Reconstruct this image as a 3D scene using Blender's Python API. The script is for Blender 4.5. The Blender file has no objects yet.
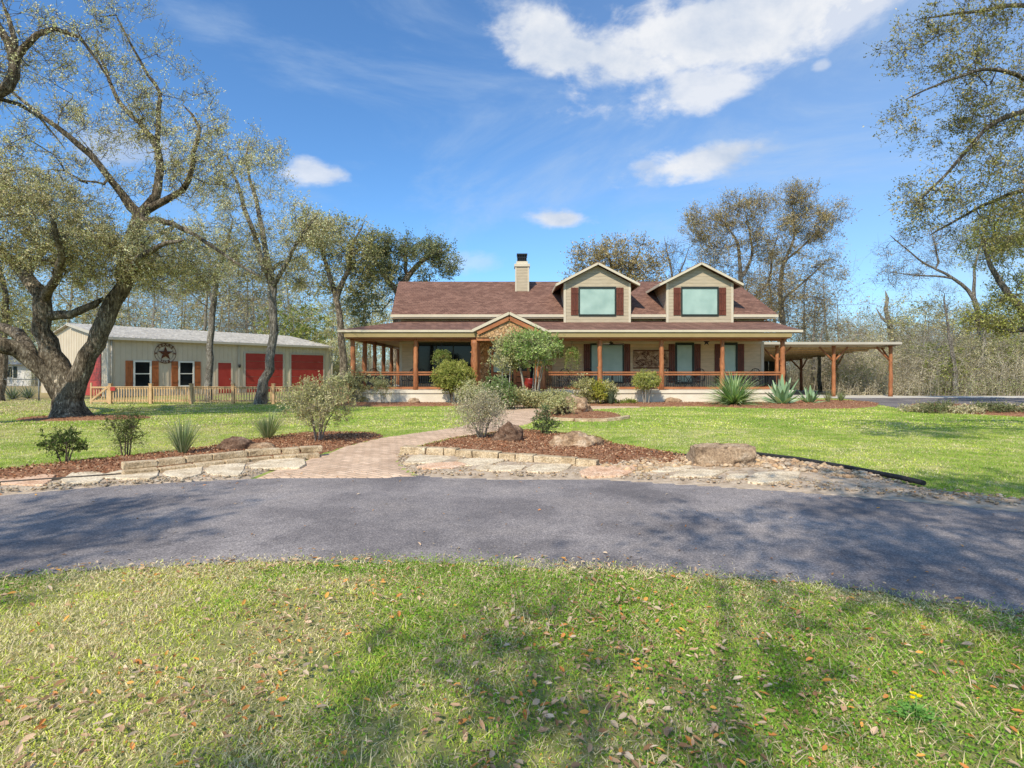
import bpy, bmesh, math, random
import numpy as np
from mathutils import Vector, Matrix, noise as mnoise
R = math.radians
sc = bpy.context.scene
COL = sc.collection
F = 560.0; HY = 372.0; CH = 1.5           # focal length in pixels, horizon row and eye height used to survey the place

def P(px, py, Y):                          # survey: sight line at depth Y -> world point
    return ((px-512)*Y/F, Y, CH+(HY-py)*Y/F)
def G(px, py):                             # survey: sight line meeting the flat ground
    Y = F*CH/(py-HY)
    return ((px-512)*Y/F, Y)

# ------------------------------------------------------------------ objects
def link(o):
    COL.objects.link(o); return o
def thing(name, label, cat, loc=(0, 0, 0), group=None, rotz=0):
    o = link(bpy.data.objects.new(name, None)); o.location = loc; o.rotation_euler = (0, 0, rotz)
    o.empty_display_size = .1
    o['label'] = label; o['category'] = cat
    if group: o['group'] = group
    return o
def tag(o, label=None, cat=None, group=None, kind=None):
    if label: o['label'] = label
    if cat: o['category'] = cat
    if group: o['group'] = group
    if kind: o['kind'] = kind
    return o
def copy_tree(o, parent=None):
    c = o.copy(); COL.objects.link(c)
    if parent: c.parent = parent
    for ch in list(o.children): copy_tree(ch, c)
    return c
def abs_loc(o):
    v = Vector((0, 0, 0))
    while o is not None:
        v = v+o.location; o = o.parent
    return v

class MB:
    def __init__(s): s.v = []; s.f = []; s.sm = []
    def add(s, vs, fs, smooth=False):
        b = len(s.v); s.v += [tuple(v) for v in vs]
        s.f += [tuple(i+b for i in f) for f in fs]; s.sm += [smooth]*len(fs); return s
    def box(s, x0, x1, y0, y1, z0, z1):
        vs = [(x, y, z) for z in (z0, z1) for y in (y0, y1) for x in (x0, x1)]
        return s.add(vs, [(0, 2, 3, 1), (4, 5, 7, 6), (0, 1, 5, 4), (2, 6, 7, 3), (0, 4, 6, 2), (1, 3, 7, 5)])
    def bar(s, a, b, w, h, up=(0, 0, 1)):
        a = Vector(a); b = Vector(b); d = (b-a).normalized(); u = Vector(up)
        x = d.cross(u)
        if x.length < 1e-4: x = d.cross(Vector((1, 0, 0)))
        x.normalize(); u = x.cross(d).normalized(); x *= w/2; u *= h/2
        vs = [a-x-u, a+x-u, a+x+u, a-x+u, b-x-u, b+x-u, b+x+u, b-x+u]
        return s.add(vs, [(3, 2, 1, 0), (4, 5, 6, 7), (0, 1, 5, 4), (1, 2, 6, 5), (2, 3, 7, 6), (3, 0, 4, 7)])
    def tube(s, pts, rs, n=8, cap=True):
        v, f = sweep(np.array(pts, float), np.array(rs, float)*np.ones(len(pts)), n)
        s.add(v.tolist(), f.tolist(), True)
        if cap:
            L = len(pts); s.f.append(tuple(len(s.v)-n+i for i in range(n))); s.sm.append(False)
            s.f.append(tuple(len(s.v)-L*n+n-1-i for i in range(n))); s.sm.append(False)
        return s
    def prism(s, poly, z0, z1):            # polygon in xy, extruded up
        n = len(poly); vs = [(x, y, z0) for x, y in poly]+[(x, y, z1) for x, y in poly]
        return s.add(vs, [tuple(range(n-1, -1, -1)), tuple(range(n, 2*n))]+[(i, (i+1) % n, n+(i+1) % n, n+i) for i in range(n)])
    def slab(s, pts, t):                   # 3d polygon given thickness t downward (vector or scalar z)
        n = len(pts); t = Vector((0, 0, -t)) if not hasattr(t, '__len__') else Vector(t)
        vs = [Vector(p) for p in pts]; vs2 = [v+t for v in vs]
        return s.add(vs+vs2, [tuple(range(n)), tuple(range(2*n-1, n-1, -1))]+[(i, n+i, n+(i+1) % n, (i+1) % n) for i in range(n)])
    def lathe(s, c, prof, n=16):
        vs = []; fs = []
        for r, z in prof:
            for k in range(n):
                a = 2*math.pi*k/n; vs.append((c[0]+r*math.cos(a), c[1]+r*math.sin(a), c[2]+z))
        for j in range(len(prof)-1):
            for k in range(n):
                fs.append((j*n+k, j*n+(k+1) % n, (j+1)*n+(k+1) % n, (j+1)*n+k))
        return s.add(vs, fs, True)
    def build(s, name, mat, parent=None, local=False, bevel=0, **kw):
        me = bpy.data.meshes.new(name); off = Vector((0, 0, 0))
        if parent is not None and not local: off = abs_loc(parent)
        me.from_pydata([(v[0]-off.x, v[1]-off.y, v[2]-off.z) for v in s.v], [], s.f)
        me.polygons.foreach_set('use_smooth', s.sm)
        me.materials.append(mat); me.update()
        o = link(bpy.data.objects.new(name, me)); o.parent = parent
        if bevel:
            m = o.modifiers.new('b', 'BEVEL'); m.width = bevel; m.segments = 2; m.limit_method = 'ANGLE'
        if kw: tag(o, **kw)
        return o

def sweep(p, r, n):
    """ring sweep along polyline -> verts, quad faces"""
    L = len(p); t = np.gradient(p, axis=0); t /= np.linalg.norm(t, axis=1)[:, None]+1e-9
    u = np.zeros((L, 3)); a = np.array([1., 0, 0]) if abs(t[0][0]) < .8 else np.array([0, 1., 0])
    for i in range(L):
        a = a-t[i]*np.dot(a, t[i]); a /= np.linalg.norm(a)+1e-9; u[i] = a
    w = np.cross(t, u); ang = np.arange(n)*2*math.pi/n
    v = p[:, None, :]+r[:, None, None]*(u[:, None, :]*np.cos(ang)[None, :, None]+w[:, None, :]*np.sin(ang)[None, :, None])
    i = np.arange(L-1)[:, None]*n; k = np.arange(n)[None, :]; k2 = (k+1) % n
    f = np.stack([i+k, i+k2, i+n+k2, i+n+k], -1).reshape(-1, 4)
    return v.reshape(-1, 3), f

class NM:
    """numpy mesh accumulator: quads and tris with a colour per vertex"""
    def __init__(s): s.V = []; s.Q = []; s.T = []; s.C = []; s.n = 0
    def add(s, v, f, c):
        v = np.asarray(v, np.float32); f = np.asarray(f, np.int64)+s.n
        (s.Q if f.shape[1] == 4 else s.T).append(f)
        c = np.asarray(c, np.float32)
        if c.ndim == 1: c = np.repeat(c[None, :], len(v), 0)
        s.V.append(v); s.C.append(c); s.n += len(v)
    def merge(s, o, M=None, off=(0, 0, 0), cm=1.0):
        for v, c in zip(o.V, o.C):
            if M is not None: v = v@M.T
            s.V.append((v+np.array(off)).astype(np.float32)); s.C.append(c*cm)
        s.Q += [q+s.n for q in o.Q]; s.T += [t+s.n for t in o.T]; s.n += o.n
    def pack(s):
        V = np.concatenate(s.V); C = np.concatenate(s.C)
        o = NM(); o.V = [V]; o.C = [C]; o.n = s.n
        o.Q = [np.concatenate(s.Q)] if s.Q else []; o.T = [np.concatenate(s.T)] if s.T else []
        return o
    def build(s, name, mat, parent=None, smooth=False, **kw):
        V = np.concatenate(s.V).astype(np.float32); C = np.concatenate(s.C).astype(np.float32)
        if parent is not None: V = V-np.array(abs_loc(parent), np.float32)
        q = np.concatenate(s.Q) if s.Q else np.zeros((0, 4), int)
        t = np.concatenate(s.T) if s.T else np.zeros((0, 3), int)
        me = bpy.data.meshes.new(name)
        me.vertices.add(len(V)); me.vertices.foreach_set('co', V.ravel())
        me.loops.add(q.size+t.size); me.loops.foreach_set('vertex_index', np.concatenate([q.ravel(), t.ravel()]).astype(np.int32))
        me.polygons.add(len(q)+len(t))
        st = np.concatenate([np.arange(len(q))*4, q.size+np.arange(len(t))*3]).astype(np.int32)
        me.polygons.foreach_set('loop_start', st)
        me.polygons.foreach_set('use_smooth', np.full(len(q)+len(t), smooth))
        at = me.attributes.new('Col', 'FLOAT_COLOR', 'POINT')
        at.data.foreach_set('color', np.concatenate([C, np.ones((len(C), 1), np.float32)], 1).ravel())
        me.update(calc_edges=True); me.materials.append(mat)
        o = link(bpy.data.objects.new(name, me)); o.parent = parent
        if kw: tag(o, **kw)
        return o

# ------------------------------------------------------------------ numeric helpers
def unit(v): return v/(np.linalg.norm(v, axis=-1, keepdims=True)+1e-9)
_lat = np.random.default_rng(5).random((256, 256))
def vnoise(x, y):
    xi = np.floor(x).astype(int); yi = np.floor(y).astype(int); fx = x-xi; fy = y-yi
    fx = fx*fx*(3-2*fx); fy = fy*fy*(3-2*fy)
    g = lambda a, b: _lat[a & 255, b & 255]
    return (g(xi, yi)*(1-fx)+g(xi+1, yi)*fx)*(1-fy)+(g(xi, yi+1)*(1-fx)+g(xi+1, yi+1)*fx)*fy
def fnoise(x, y, o=3):
    s = 0; a = 1; t = 0
    for k in range(o): s = s+a*vnoise(x*2**k+17*k, y*2**k+5*k); t += a; a *= .5
    return s/t
def inpoly(x, y, poly):
    r = np.zeros(x.shape, bool); n = len(poly)
    for i in range(n):
        x1, y1 = poly[i]; x2, y2 = poly[(i+1) % n]
        if y1 == y2: continue
        c = ((y1 > y) != (y2 > y)) & (x < (x2-x1)*(y-y1)/(y2-y1)+x1); r ^= c
    return r
def dpoly(x, y, poly):
    d = np.full(x.shape, 1e9); n = len(poly)
    for i in range(n):
        a = np.array(poly[i], float); b = np.array(poly[(i+1) % n], float); e = b-a
        t = np.clip(((x-a[0])*e[0]+(y-a[1])*e[1])/(e@e+1e-9), 0, 1)
        d = np.minimum(d, np.hypot(x-a[0]-t*e[0], y-a[1]-t*e[1]))
    return d
def leafquads(nm, c, d, L, W, col, rng, fold=True):
    """diamond leaves: centre base c, direction d, length L, width W"""
    n = len(c); d = unit(d); s = unit(np.cross(d, rng.normal(size=(n, 3))))
    L = np.broadcast_to(np.asarray(L, float), (n,))[:, None]; W = np.broadcast_to(np.asarray(W, float), (n,))[:, None]
    m = c+d*L*.45
    v = np.stack([c, m-s*W/2, c+d*L, m+s*W/2], 1).reshape(-1, 3)
    f = (np.arange(n)*4)[:, None]+np.array([[0, 1, 2, 3]])
    nm.add(v, f, np.repeat(col, 4, 0))
def cones(nm, a, b, r, col):
    """thin 3 sided twigs from a to b"""
    n = len(a); d = unit(b-a); u = unit(np.cross(d, np.array([.3, .5, .81]))); w = np.cross(d, u)
    r = np.broadcast_to(np.asarray(r, float), (n,))[:, None]
    v = np.stack([a+u*r, a+(-.5*u+.87*w)*r, a+(-.5*u-.87*w)*r, b], 1).reshape(-1, 3)
    k = (np.arange(n)*4)[:, None, None]
    f = (k+np.array([[[0, 1, 3], [1, 2, 3], [2, 0, 3]]])).reshape(-1, 3)
    nm.add(v, f, np.repeat(np.broadcast_to(col, (n, 3)), 4, 0))

# ------------------------------------------------------------------ materials
def newmat(name):
    m = bpy.data.materials.new(name); m.use_nodes = True; nt = m.node_tree
    b = nt.nodes['Principled BSDF']; return m, nt, b
def N(nt, t, **kw):
    n = nt.nodes.new(t)
    for k, v in kw.items(): setattr(n, k, v)
    return n
def setin(n, **kw):
    for k, v in kw.items(): n.inputs[k.replace('_', ' ')].default_value = v
def ramp(nt, fac, stops):
    r = N(nt, 'ShaderNodeValToRGB'); e = r.color_ramp.elements
    while len(e) < len(stops): e.new(.5)
    for q, (p, c) in zip(e, stops): q.position = p; q.color = (*c, 1)
    nt.links.new(fac, r.inputs['Fac']); return r.outputs['Color']
def posn(nt, scale=(1, 1, 1), obj=False):
    mp = N(nt, 'ShaderNodeMapping'); mp.inputs['Scale'].default_value = scale
    if obj:
        g = N(nt, 'ShaderNodeTexCoord'); nt.links.new(g.outputs['Object'], mp.inputs['Vector'])
    else:
        g = N(nt, 'ShaderNodeNewGeometry'); nt.links.new(g.outputs['Position'], mp.inputs['Vector'])
    return mp.outputs['Vector']
def ntex(nt, vec, scale, detail=4, rough=.6):
    n = N(nt, 'ShaderNodeTexNoise'); setin(n, Scale=scale, Detail=detail, Roughness=rough)
    nt.links.new(vec, n.inputs['Vector']); return n.outputs['Fac']
def mixc(nt, fac, a, b, mode='MIX'):
    m = N(nt, 'ShaderNodeMix', data_type='RGBA', blend_type=mode)
    for v, k in ((fac, 0), (a, 6), (b, 7)):
        if isinstance(v, (int, float)): m.inputs[k].default_value = v
        elif isinstance(v, tuple): m.inputs[k].default_value = (*v, 1)
        else: nt.links.new(v, m.inputs[k])
    return m.outputs[2]
def math_(nt, op, a, b=None, c=None):
    m = N(nt, 'ShaderNodeMath', operation=op)
    for i, v in enumerate((a, b, c)):
        if v is None: continue
        if isinstance(v, (int, float)): m.inputs[i].default_value = v
        else: nt.links.new(v, m.inputs[i])
    return m.outputs[0]
def bump(nt, b, h, strength=.3, dist=.02):
    n = N(nt, 'ShaderNodeBump'); setin(n, Strength=strength, Distance=dist)
    nt.links.new(h, n.inputs['Height']); nt.links.new(n.outputs[0], b.inputs['Normal'])
def simple(name, c1, c2, scale=3, rough=.7, stretch=(1, 1, 1), bs=.2, bd=.01, metal=0, fine=30, spec=.3):
    m, nt, b = newmat(name); v = posn(nt, stretch)
    n1 = ntex(nt, v, scale, 5, .65); n2 = ntex(nt, v, fine, 3, .6)
    f = math_(nt, 'ADD', math_(nt, 'MULTIPLY', n1, .65), math_(nt, 'MULTIPLY', n2, .35))
    nt.links.new(ramp(nt, f, [(.36, c1), (.64, c2)]), b.inputs['Base Color'])
    setin(b, Roughness=rough, Metallic=metal); b.inputs['Specular IOR Level'].default_value = spec
    if bs: bump(nt, b, f, bs, bd)
    return m
def siding(name, c, lap=.17, vertical=False, dark=.45):
    m, nt, b = newmat(name); g = N(nt, 'ShaderNodeNewGeometry'); s = N(nt, 'ShaderNodeSeparateXYZ')
    nt.links.new(g.outputs['Position'], s.inputs[0])
    fr = math_(nt, 'FRACT', math_(nt, 'DIVIDE', s.outputs['Z'], lap))
    n1 = ntex(nt, posn(nt, (1, 1, 4)), 2.5, 5)
    base = ramp(nt, n1, [(.3, tuple(k*.86 for k in c)), (.7, tuple(k*1.08 for k in c))])
    edge = math_(nt, 'GREATER_THAN', fr, .9)
    nt.links.new(mixc(nt, math_(nt, 'MULTIPLY', edge, dark), base, tuple(k*.25 for k in c)), b.inputs['Base Color'])
    bump(nt, b, math_(nt, 'MULTIPLY', fr, -1), .5, .012); setin(b, Roughness=.65); return m
def leafmat(name, trans=.3, rough=.5):
    m = bpy.data.materials.new(name); m.use_nodes = True; nt = m.node_tree; nt.nodes.clear()
    a = N(nt, 'ShaderNodeAttribute', attribute_name='Col'); d = N(nt, 'ShaderNodeBsdfDiffuse'); t = N(nt, 'ShaderNodeBsdfTranslucent')
    mx = N(nt, 'ShaderNodeMixShader'); o = N(nt, 'ShaderNodeOutputMaterial'); mx.inputs[0].default_value = trans
    nt.links.new(a.outputs['Color'], d.inputs['Color'])
    tc = mixc(nt, 1.0, a.outputs['Color'], (1.0, 1.1, .55), 'MULTIPLY'); nt.links.new(tc, t.inputs['Color'])
    nt.links.new(d.outputs[0], mx.inputs[1]); nt.links.new(t.outputs[0], mx.inputs[2])
    nt.links.new(mx.outputs[0], o.inputs[0]); return m
def attrmat(name, rough=.8, nscale=40, amt=.35, bd=.01):
    m, nt, b = newmat(name); a = N(nt, 'ShaderNodeAttribute', attribute_name='Col')
    n = ntex(nt, posn(nt), nscale, 4)
    nt.links.new(mixc(nt, amt, a.outputs['Color'], ramp(nt, n, [(.3, (.1, .1, .1)), (.7, (1, 1, 1))]), 'MULTIPLY'), b.inputs['Base Color'])
    setin(b, Roughness=rough); b.inputs['Specular IOR Level'].default_value = .2; bump(nt, b, n, .4, bd); return m

def barkmat(name, c1, c2, c3, s):
    m, nt, b = newmat(name); v = posn(nt, (1, 1, .28)); n = ntex(nt, v, s*2.2, 6, .75); v2 = posn(nt, (1, 1, .6)); n2 = ntex(nt, v2, 2.2, 4, .7)
    vo = N(nt, 'ShaderNodeTexNoise'); setin(vo, Scale=s*1.3, Detail=7.0, Roughness=.72, Distortion=1.4); nt.links.new(posn(nt, (1.3, 1.3, .22)), vo.inputs['Vector'])
    cr = math_(nt, 'MINIMUM', math_(nt, 'MULTIPLY', math_(nt, 'ABSOLUTE', math_(nt, 'SUBTRACT', vo.outputs['Fac'], .5)), 11.0), 1.0)
    f = math_(nt, 'ADD', math_(nt, 'MULTIPLY', n, .6), math_(nt, 'MULTIPLY', n2, .4))
    c = ramp(nt, f, [(.38, c1), (.5, c2), (.62, c3)]); c = mixc(nt, .75, c, ramp(nt, cr, [(.0, (.2, .18, .15)), (.7, (1.15, 1.12, 1.08))]), 'MULTIPLY')
    nt.links.new(c, b.inputs['Base Color']); setin(b, Roughness=.95); b.inputs['Specular IOR Level'].default_value = .1
    bump(nt, b, math_(nt, 'ADD', cr, n), 1.0, .05); return m
M = {}
M['leaf'] = leafmat('leaf_surface', .32)
M['grass'] = leafmat('grass_blade', .3)
M['litter'] = leafmat('dry_leaf', .12)
M['bark'] = barkmat('oak_bark', (.06, .045, .032), (.36, .29, .21), (.82, .70, .54), 7)
M['bark_pale'] = barkmat('pale_bark', (.11, .085, .068), (.48, .43, .36), (.84, .78, .68), 9)
M['bark_grey'] = barkmat('grey_bark', (.08, .065, .052), (.30, .26, .21), (.55, .49, .41), 7)
M['siding'] = siding('tan_lap_siding', (.46, .375, .255))
M['siding_porch'] = siding('tan_wall_siding', (.60, .45, .27), .2, dark=.2)
M['cream'] = simple('cream_paint', (.55, .47, .34), (.64, .56, .42), 1.5, .5, bs=.05)
M['olive_trim'] = simple('olive_frieze', (.32, .235, .10), (.37, .275, .125), 2, .6, bs=.05)
M['cedar'] = simple('stained_cedar', (.22, .075, .03), (.50, .205, .085), 5, .55, (1, 1, .3), .5, .012, fine=22)
M['cedar_beam'] = simple('cedar_beam', (.26, .085, .03), (.46, .18, .07), 4, .5, (.3, 1, 1), .3, .01)
M['cedar_light'] = simple('cedar_rail', (.28, .095, .035), (.45, .18, .075), 6, .5, (.3, 1, 1), .3, .01)
M['shutter'] = simple('red_brown_shutter', (.085, .024, .013), (.17, .05, .026), 7, .45, (1, 1, .3), .3, .01)
M['orange_shutter'] = simple('orange_wood_shutter', (.28, .085, .028), (.46, .15, .05), 5, .6, (1, 1, .3), .3, .01)
M['black_iron'] = simple('black_iron', (.012, .012, .014), (.025, .024, .024), 8, .4, bs=.05)
M['dark_frame'] = simple('dark_window_frame', (.018, .026, .022), (.03, .04, .034), 8, .4, bs=0)
M['concrete'] = simple('pale_concrete', (.66, .58, .45), (.80, .72, .58), 1.5, .8, bs=.15)
M['apron'] = simple('concrete_apron', (.50, .46, .40), (.62, .58, .50), 1.2, .85, bs=.1)
M['ceiling'] = simple('porch_ceiling_boards', (.34, .12, .045), (.52, .21, .085), 4, .5, (6, .3, 1), .2, .01)
M['fence_wood'] = simple('pale_fence_wood', (.44, .26, .12), (.68, .46, .25), 6, .7, (1, 1, .3), .2, .005)
M['red_door'] = simple('red_steel_door', (.36, .035, .028), (.44, .055, .04), 2, .45, bs=.03)
M['barn_metal'] = simple('tan_ribbed_metal', (.58, .49, .36), (.67, .57, .43), 1.2, .45, bs=.03)
M['barn_trim'] = simple('barn_trim', (.46, .41, .33), (.54, .49, .40), 2, .5, bs=.02)
M['white_metal'] = simple('weathered_white_metal', (.26, .235, .20), (.60, .56, .49), 2.4, .55, (1, 1, 1), .05)
M['white_frame'] = simple('white_window_frame', (.72, .70, .62), (.8, .77, .7), 3, .5, bs=0)
M['rust'] = simple('rusty_steel', (.06, .018, .008), (.16, .05, .02), 8, .7, bs=.3)
M['terracotta'] = simple('deep_red_glaze', (.17, .015, .012), (.26, .03, .02), 4, .3, bs=.05)
M['pipe'] = simple('black_drain_pipe', (.012, .012, .012), (.04, .037, .035), 20, .6, bs=.2)
M['galv'] = simple('galvanised_steel', (.12, .13, .12), (.22, .23, .22), 6, .5, bs=0)
M['far_wall'] = simple('white_brick', (.55, .52, .47), (.68, .64, .58), 3, .7, bs=0)
M['far_roof'] = simple('grey_shingle', (.13, .15, .18), (.2, .22, .26), 3, .8, bs=0)
M['dark_wood'] = simple('dark_board', (.035, .028, .022), (.11, .09, .07), 4, .8, (4, 4, .3), .2)
M['green_stem'] = simple('green_stem', (.12, .24, .05), (.2, .36, .09), 20, .6, bs=0)
M['gold'] = simple('yellow_petals', (.75, .5, .01), (.85, .62, .02), 10, .6, bs=0)
M['soil_pot'] = simple('woven_basket', (.12, .05, .02), (.26, .12, .05), 25, .8, bs=.4)
M['white_fan'] = simple('pale_fan_blade', (.5, .48, .44), (.6, .57, .52), 5, .5, bs=0)

def glassmat(name, c, rough=.06):
    m, nt, b = newmat(name); v = posn(nt); n = ntex(nt, v, 1.6, 3)
    nt.links.new(ramp(nt, n, [(.35, c), (.7, tuple(k*1.8 for k in c))]), b.inputs['Base Color'])
    setin(b, Roughness=rough); b.inputs['Specular IOR Level'].default_value = .22; return m
M['glass'] = glassmat('dark_glass', (.008, .010, .011))
def blindmat():
    m, nt, b = newmat('pale_green_blind'); g = N(nt, 'ShaderNodeNewGeometry'); s = N(nt, 'ShaderNodeSeparateXYZ')
    nt.links.new(g.outputs['Position'], s.inputs[0]); fr = math_(nt, 'FRACT', math_(nt, 'DIVIDE', s.outputs['Z'], .06))
    n = ntex(nt, posn(nt), 1.3, 2)
    a = ramp(nt, n, [(.3, (.30, .42, .36)), (.7, (.42, .55, .47))])
    nt.links.new(mixc(nt, math_(nt, 'MULTIPLY', math_(nt, 'GREATER_THAN', fr, .8), .35), a, (.16, .24, .2)), b.inputs['Base Color'])
    setin(b, Roughness=.22); b.inputs['Specular IOR Level'].default_value = .5; return m
M['blind'] = blindmat()
def shingles():
    m, nt, b = newmat('red_brown_shingles'); g = N(nt, 'ShaderNodeNewGeometry'); s = N(nt, 'ShaderNodeSeparateXYZ')
    nt.links.new(g.outputs['Position'], s.inputs[0]); cv = N(nt, 'ShaderNodeCombineXYZ')
    nt.links.new(math_(nt, 'ADD', s.outputs['X'], math_(nt, 'MULTIPLY', s.outputs['Y'], .6)), cv.inputs[0]); nt.links.new(math_(nt, 'MULTIPLY', s.outputs['Z'], 2.0), cv.inputs[1])
    br = N(nt, 'ShaderNodeTexBrick'); setin(br, Scale=1.0, Mortar_Size=.012, Bias=0.0, Brick_Width=.32, Row_Height=.15)
    br.inputs['Color1'].default_value = (.135, .062, .04, 1); br.inputs['Color2'].default_value = (.245, .128, .088, 1); br.inputs['Mortar'].default_value = (.09, .042, .03, 1)
    nt.links.new(cv.outputs[0], br.inputs['Vector'])
    n = ntex(nt, posn(nt), 1.1, 5, .7); n2 = ntex(nt, posn(nt), 14, 4, .8)
    c = mixc(nt, .5, br.outputs['Color'], ramp(nt, n, [(.3, (.75, .73, .7)), (.7, (1.2, 1.18, 1.15))]), 'MULTIPLY')
    c = mixc(nt, .5, c, ramp(nt, n2, [(.35, (.3, .3, .3)), (.65, (1.7, 1.7, 1.7))]), 'MULTIPLY')
    nt.links.new(c, b.inputs['Base Color']); setin(b, Roughness=.9); bump(nt, b, br.outputs['Fac'], .4, .01); return m
M['shingle'] = shingles()
def stonemat(name, cols, scale=5, bs=.7, rough=.85, mort=None):
    m, nt, b = newmat(name); v = posn(nt); vo = N(nt, 'ShaderNodeTexVoronoi'); setin(vo, Scale=scale); nt.links.new(v, vo.inputs['Vector'])
    s = N(nt, 'ShaderNodeSeparateColor'); nt.links.new(vo.outputs['Color'], s.inputs[0])
    n = ntex(nt, v, 14, 5, .7)
    c = ramp(nt, s.outputs[0], [(i/(len(cols)-1), q) for i, q in enumerate(cols)])
    c = mixc(nt, .6, c, ramp(nt, n, [(.3, (.45, .42, .4)), (.7, (1.3, 1.3, 1.3))]), 'MULTIPLY')
    if mort:
        v2 = N(nt, 'ShaderNodeTexVoronoi', feature='DISTANCE_TO_EDGE'); setin(v2, Scale=scale); nt.links.new(v, v2.inputs['Vector'])
        c = mixc(nt, math_(nt, 'LESS_THAN', v2.outputs['Distance'], .06), c, mort)
    nt.links.new(c, b.inputs['Base Color']); setin(b, Roughness=rough); bump(nt, b, n, bs, .02); return m
M['stone_face'] = stonemat('stacked_brown_stone', [(.30, .16, .06), (.58, .36, .17), (.46, .24, .10), (.70, .50, .29)], 6, mort=(.16, .09, .04))
def rockmat(name, c1, c2, c3, sc_=4):
    m, nt, b = newmat(name); v = posn(nt); n = ntex(nt, v, sc_, 6, .7); n2 = ntex(nt, v, sc_*9, 4, .7)
    c = ramp(nt, n, [(.3, c1), (.5, c2), (.68, c3)])
    c = mixc(nt, .6, c, ramp(nt, n2, [(.38, (.35, .32, .29)), (.62, (1.35, 1.33, 1.3))]), 'MULTIPLY')
    nt.links.new(c, b.inputs['Base Color']); setin(b, Roughness=.9); b.inputs['Specular IOR Level'].default_value = .15
    bump(nt, b, math_(nt, 'ADD', n2, n), .8, .02); return m
M['block'] = rockmat('tan_ledge_stone', (.30, .21, .12), (.60, .46, .29), (.74, .61, .43), 5)
M['flag'] = rockmat('pale_flagstone', (.46, .35, .22), (.78, .64, .45), (.90, .78, .58), 4)
M['flag_orange'] = rockmat('orange_flagstone', (.52, .28, .16), (.80, .52, .34), (.88, .66, .48), 4)
M['boulder'] = rockmat('brown_boulder', (.13, .08, .05), (.38, .25, .15), (.62, .48, .34), 3)
M['boulder_dark'] = rockmat('dark_boulder', (.04, .025, .018), (.17, .10, .065), (.34, .24, .17), 4)
M['boulder_grey'] = rockmat('grey_topped_boulder', (.16, .11, .075), (.44, .31, .20), (.60, .48, .35), 4)

def groundmat():
    m, nt, b = newmat('lawn_ground'); v = posn(nt); n = ntex(nt, v, .22, 4, .6); n2 = ntex(nt, v, 2.2, 6, .7); n3 = ntex(nt, v, 55, 4, .75)
    s = N(nt, 'ShaderNodeSeparateXYZ'); g = N(nt, 'ShaderNodeNewGeometry'); nt.links.new(g.outputs['Position'], s.inputs[0])
    c = ramp(nt, n2, [(.33, (.17, .24, .055)), (.5, (.30, .37, .095)), (.67, (.5, .47, .2))])
    dry = ramp(nt, n2, [(.35, (.24, .21, .10)), (.65, (.42, .34, .2))])
    # drier yard on the west side by the big oak
    f = math_(nt, 'ADD', n, math_(nt, 'MULTIPLY', s.outputs['X'], -.012)); f = math_(nt, 'SUBTRACT', f, .06)
    ff = N(nt, 'ShaderNodeMapRange'); nt.links.new(f, ff.inputs[0]); ff.inputs[1].default_value = .5; ff.inputs[2].default_value = .72
    c = mixc(nt, ff.outputs[0], c, dry)
    c = mixc(nt, .7, c, ramp(nt, n3, [(.32, (.35, .35, .3)), (.68, (1.45, 1.4, 1.3))]), 'MULTIPLY')
    # soil inside the circular drive, its colour darkened to shade the gaps between blades
    dx = math_(nt, 'ADD', s.outputs['X'], 1.0); dy = math_(nt, 'ADD', s.outputs['Y'], 4.68); rr = math_(nt, 'SQRT', math_(nt, 'ADD', math_(nt, 'MULTIPLY', dx, dx), math_(nt, 'MULTIPLY', dy, dy)))
    soil = ramp(nt, ntex(nt, v, 9, 5, .7), [(.35, (.12, .11, .045)), (.65, (.36, .29, .16))])
    c = mixc(nt, math_(nt, 'MULTIPLY', math_(nt, 'LESS_THAN', rr, 10.5), .6), c, soil)
    nt.links.new(c, b.inputs['Base Color']); setin(b, Roughness=1); b.inputs['Specular IOR Level'].default_value = 0; bump(nt, b, n3, .5, .006); return m
M['ground'] = groundmat()
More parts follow.
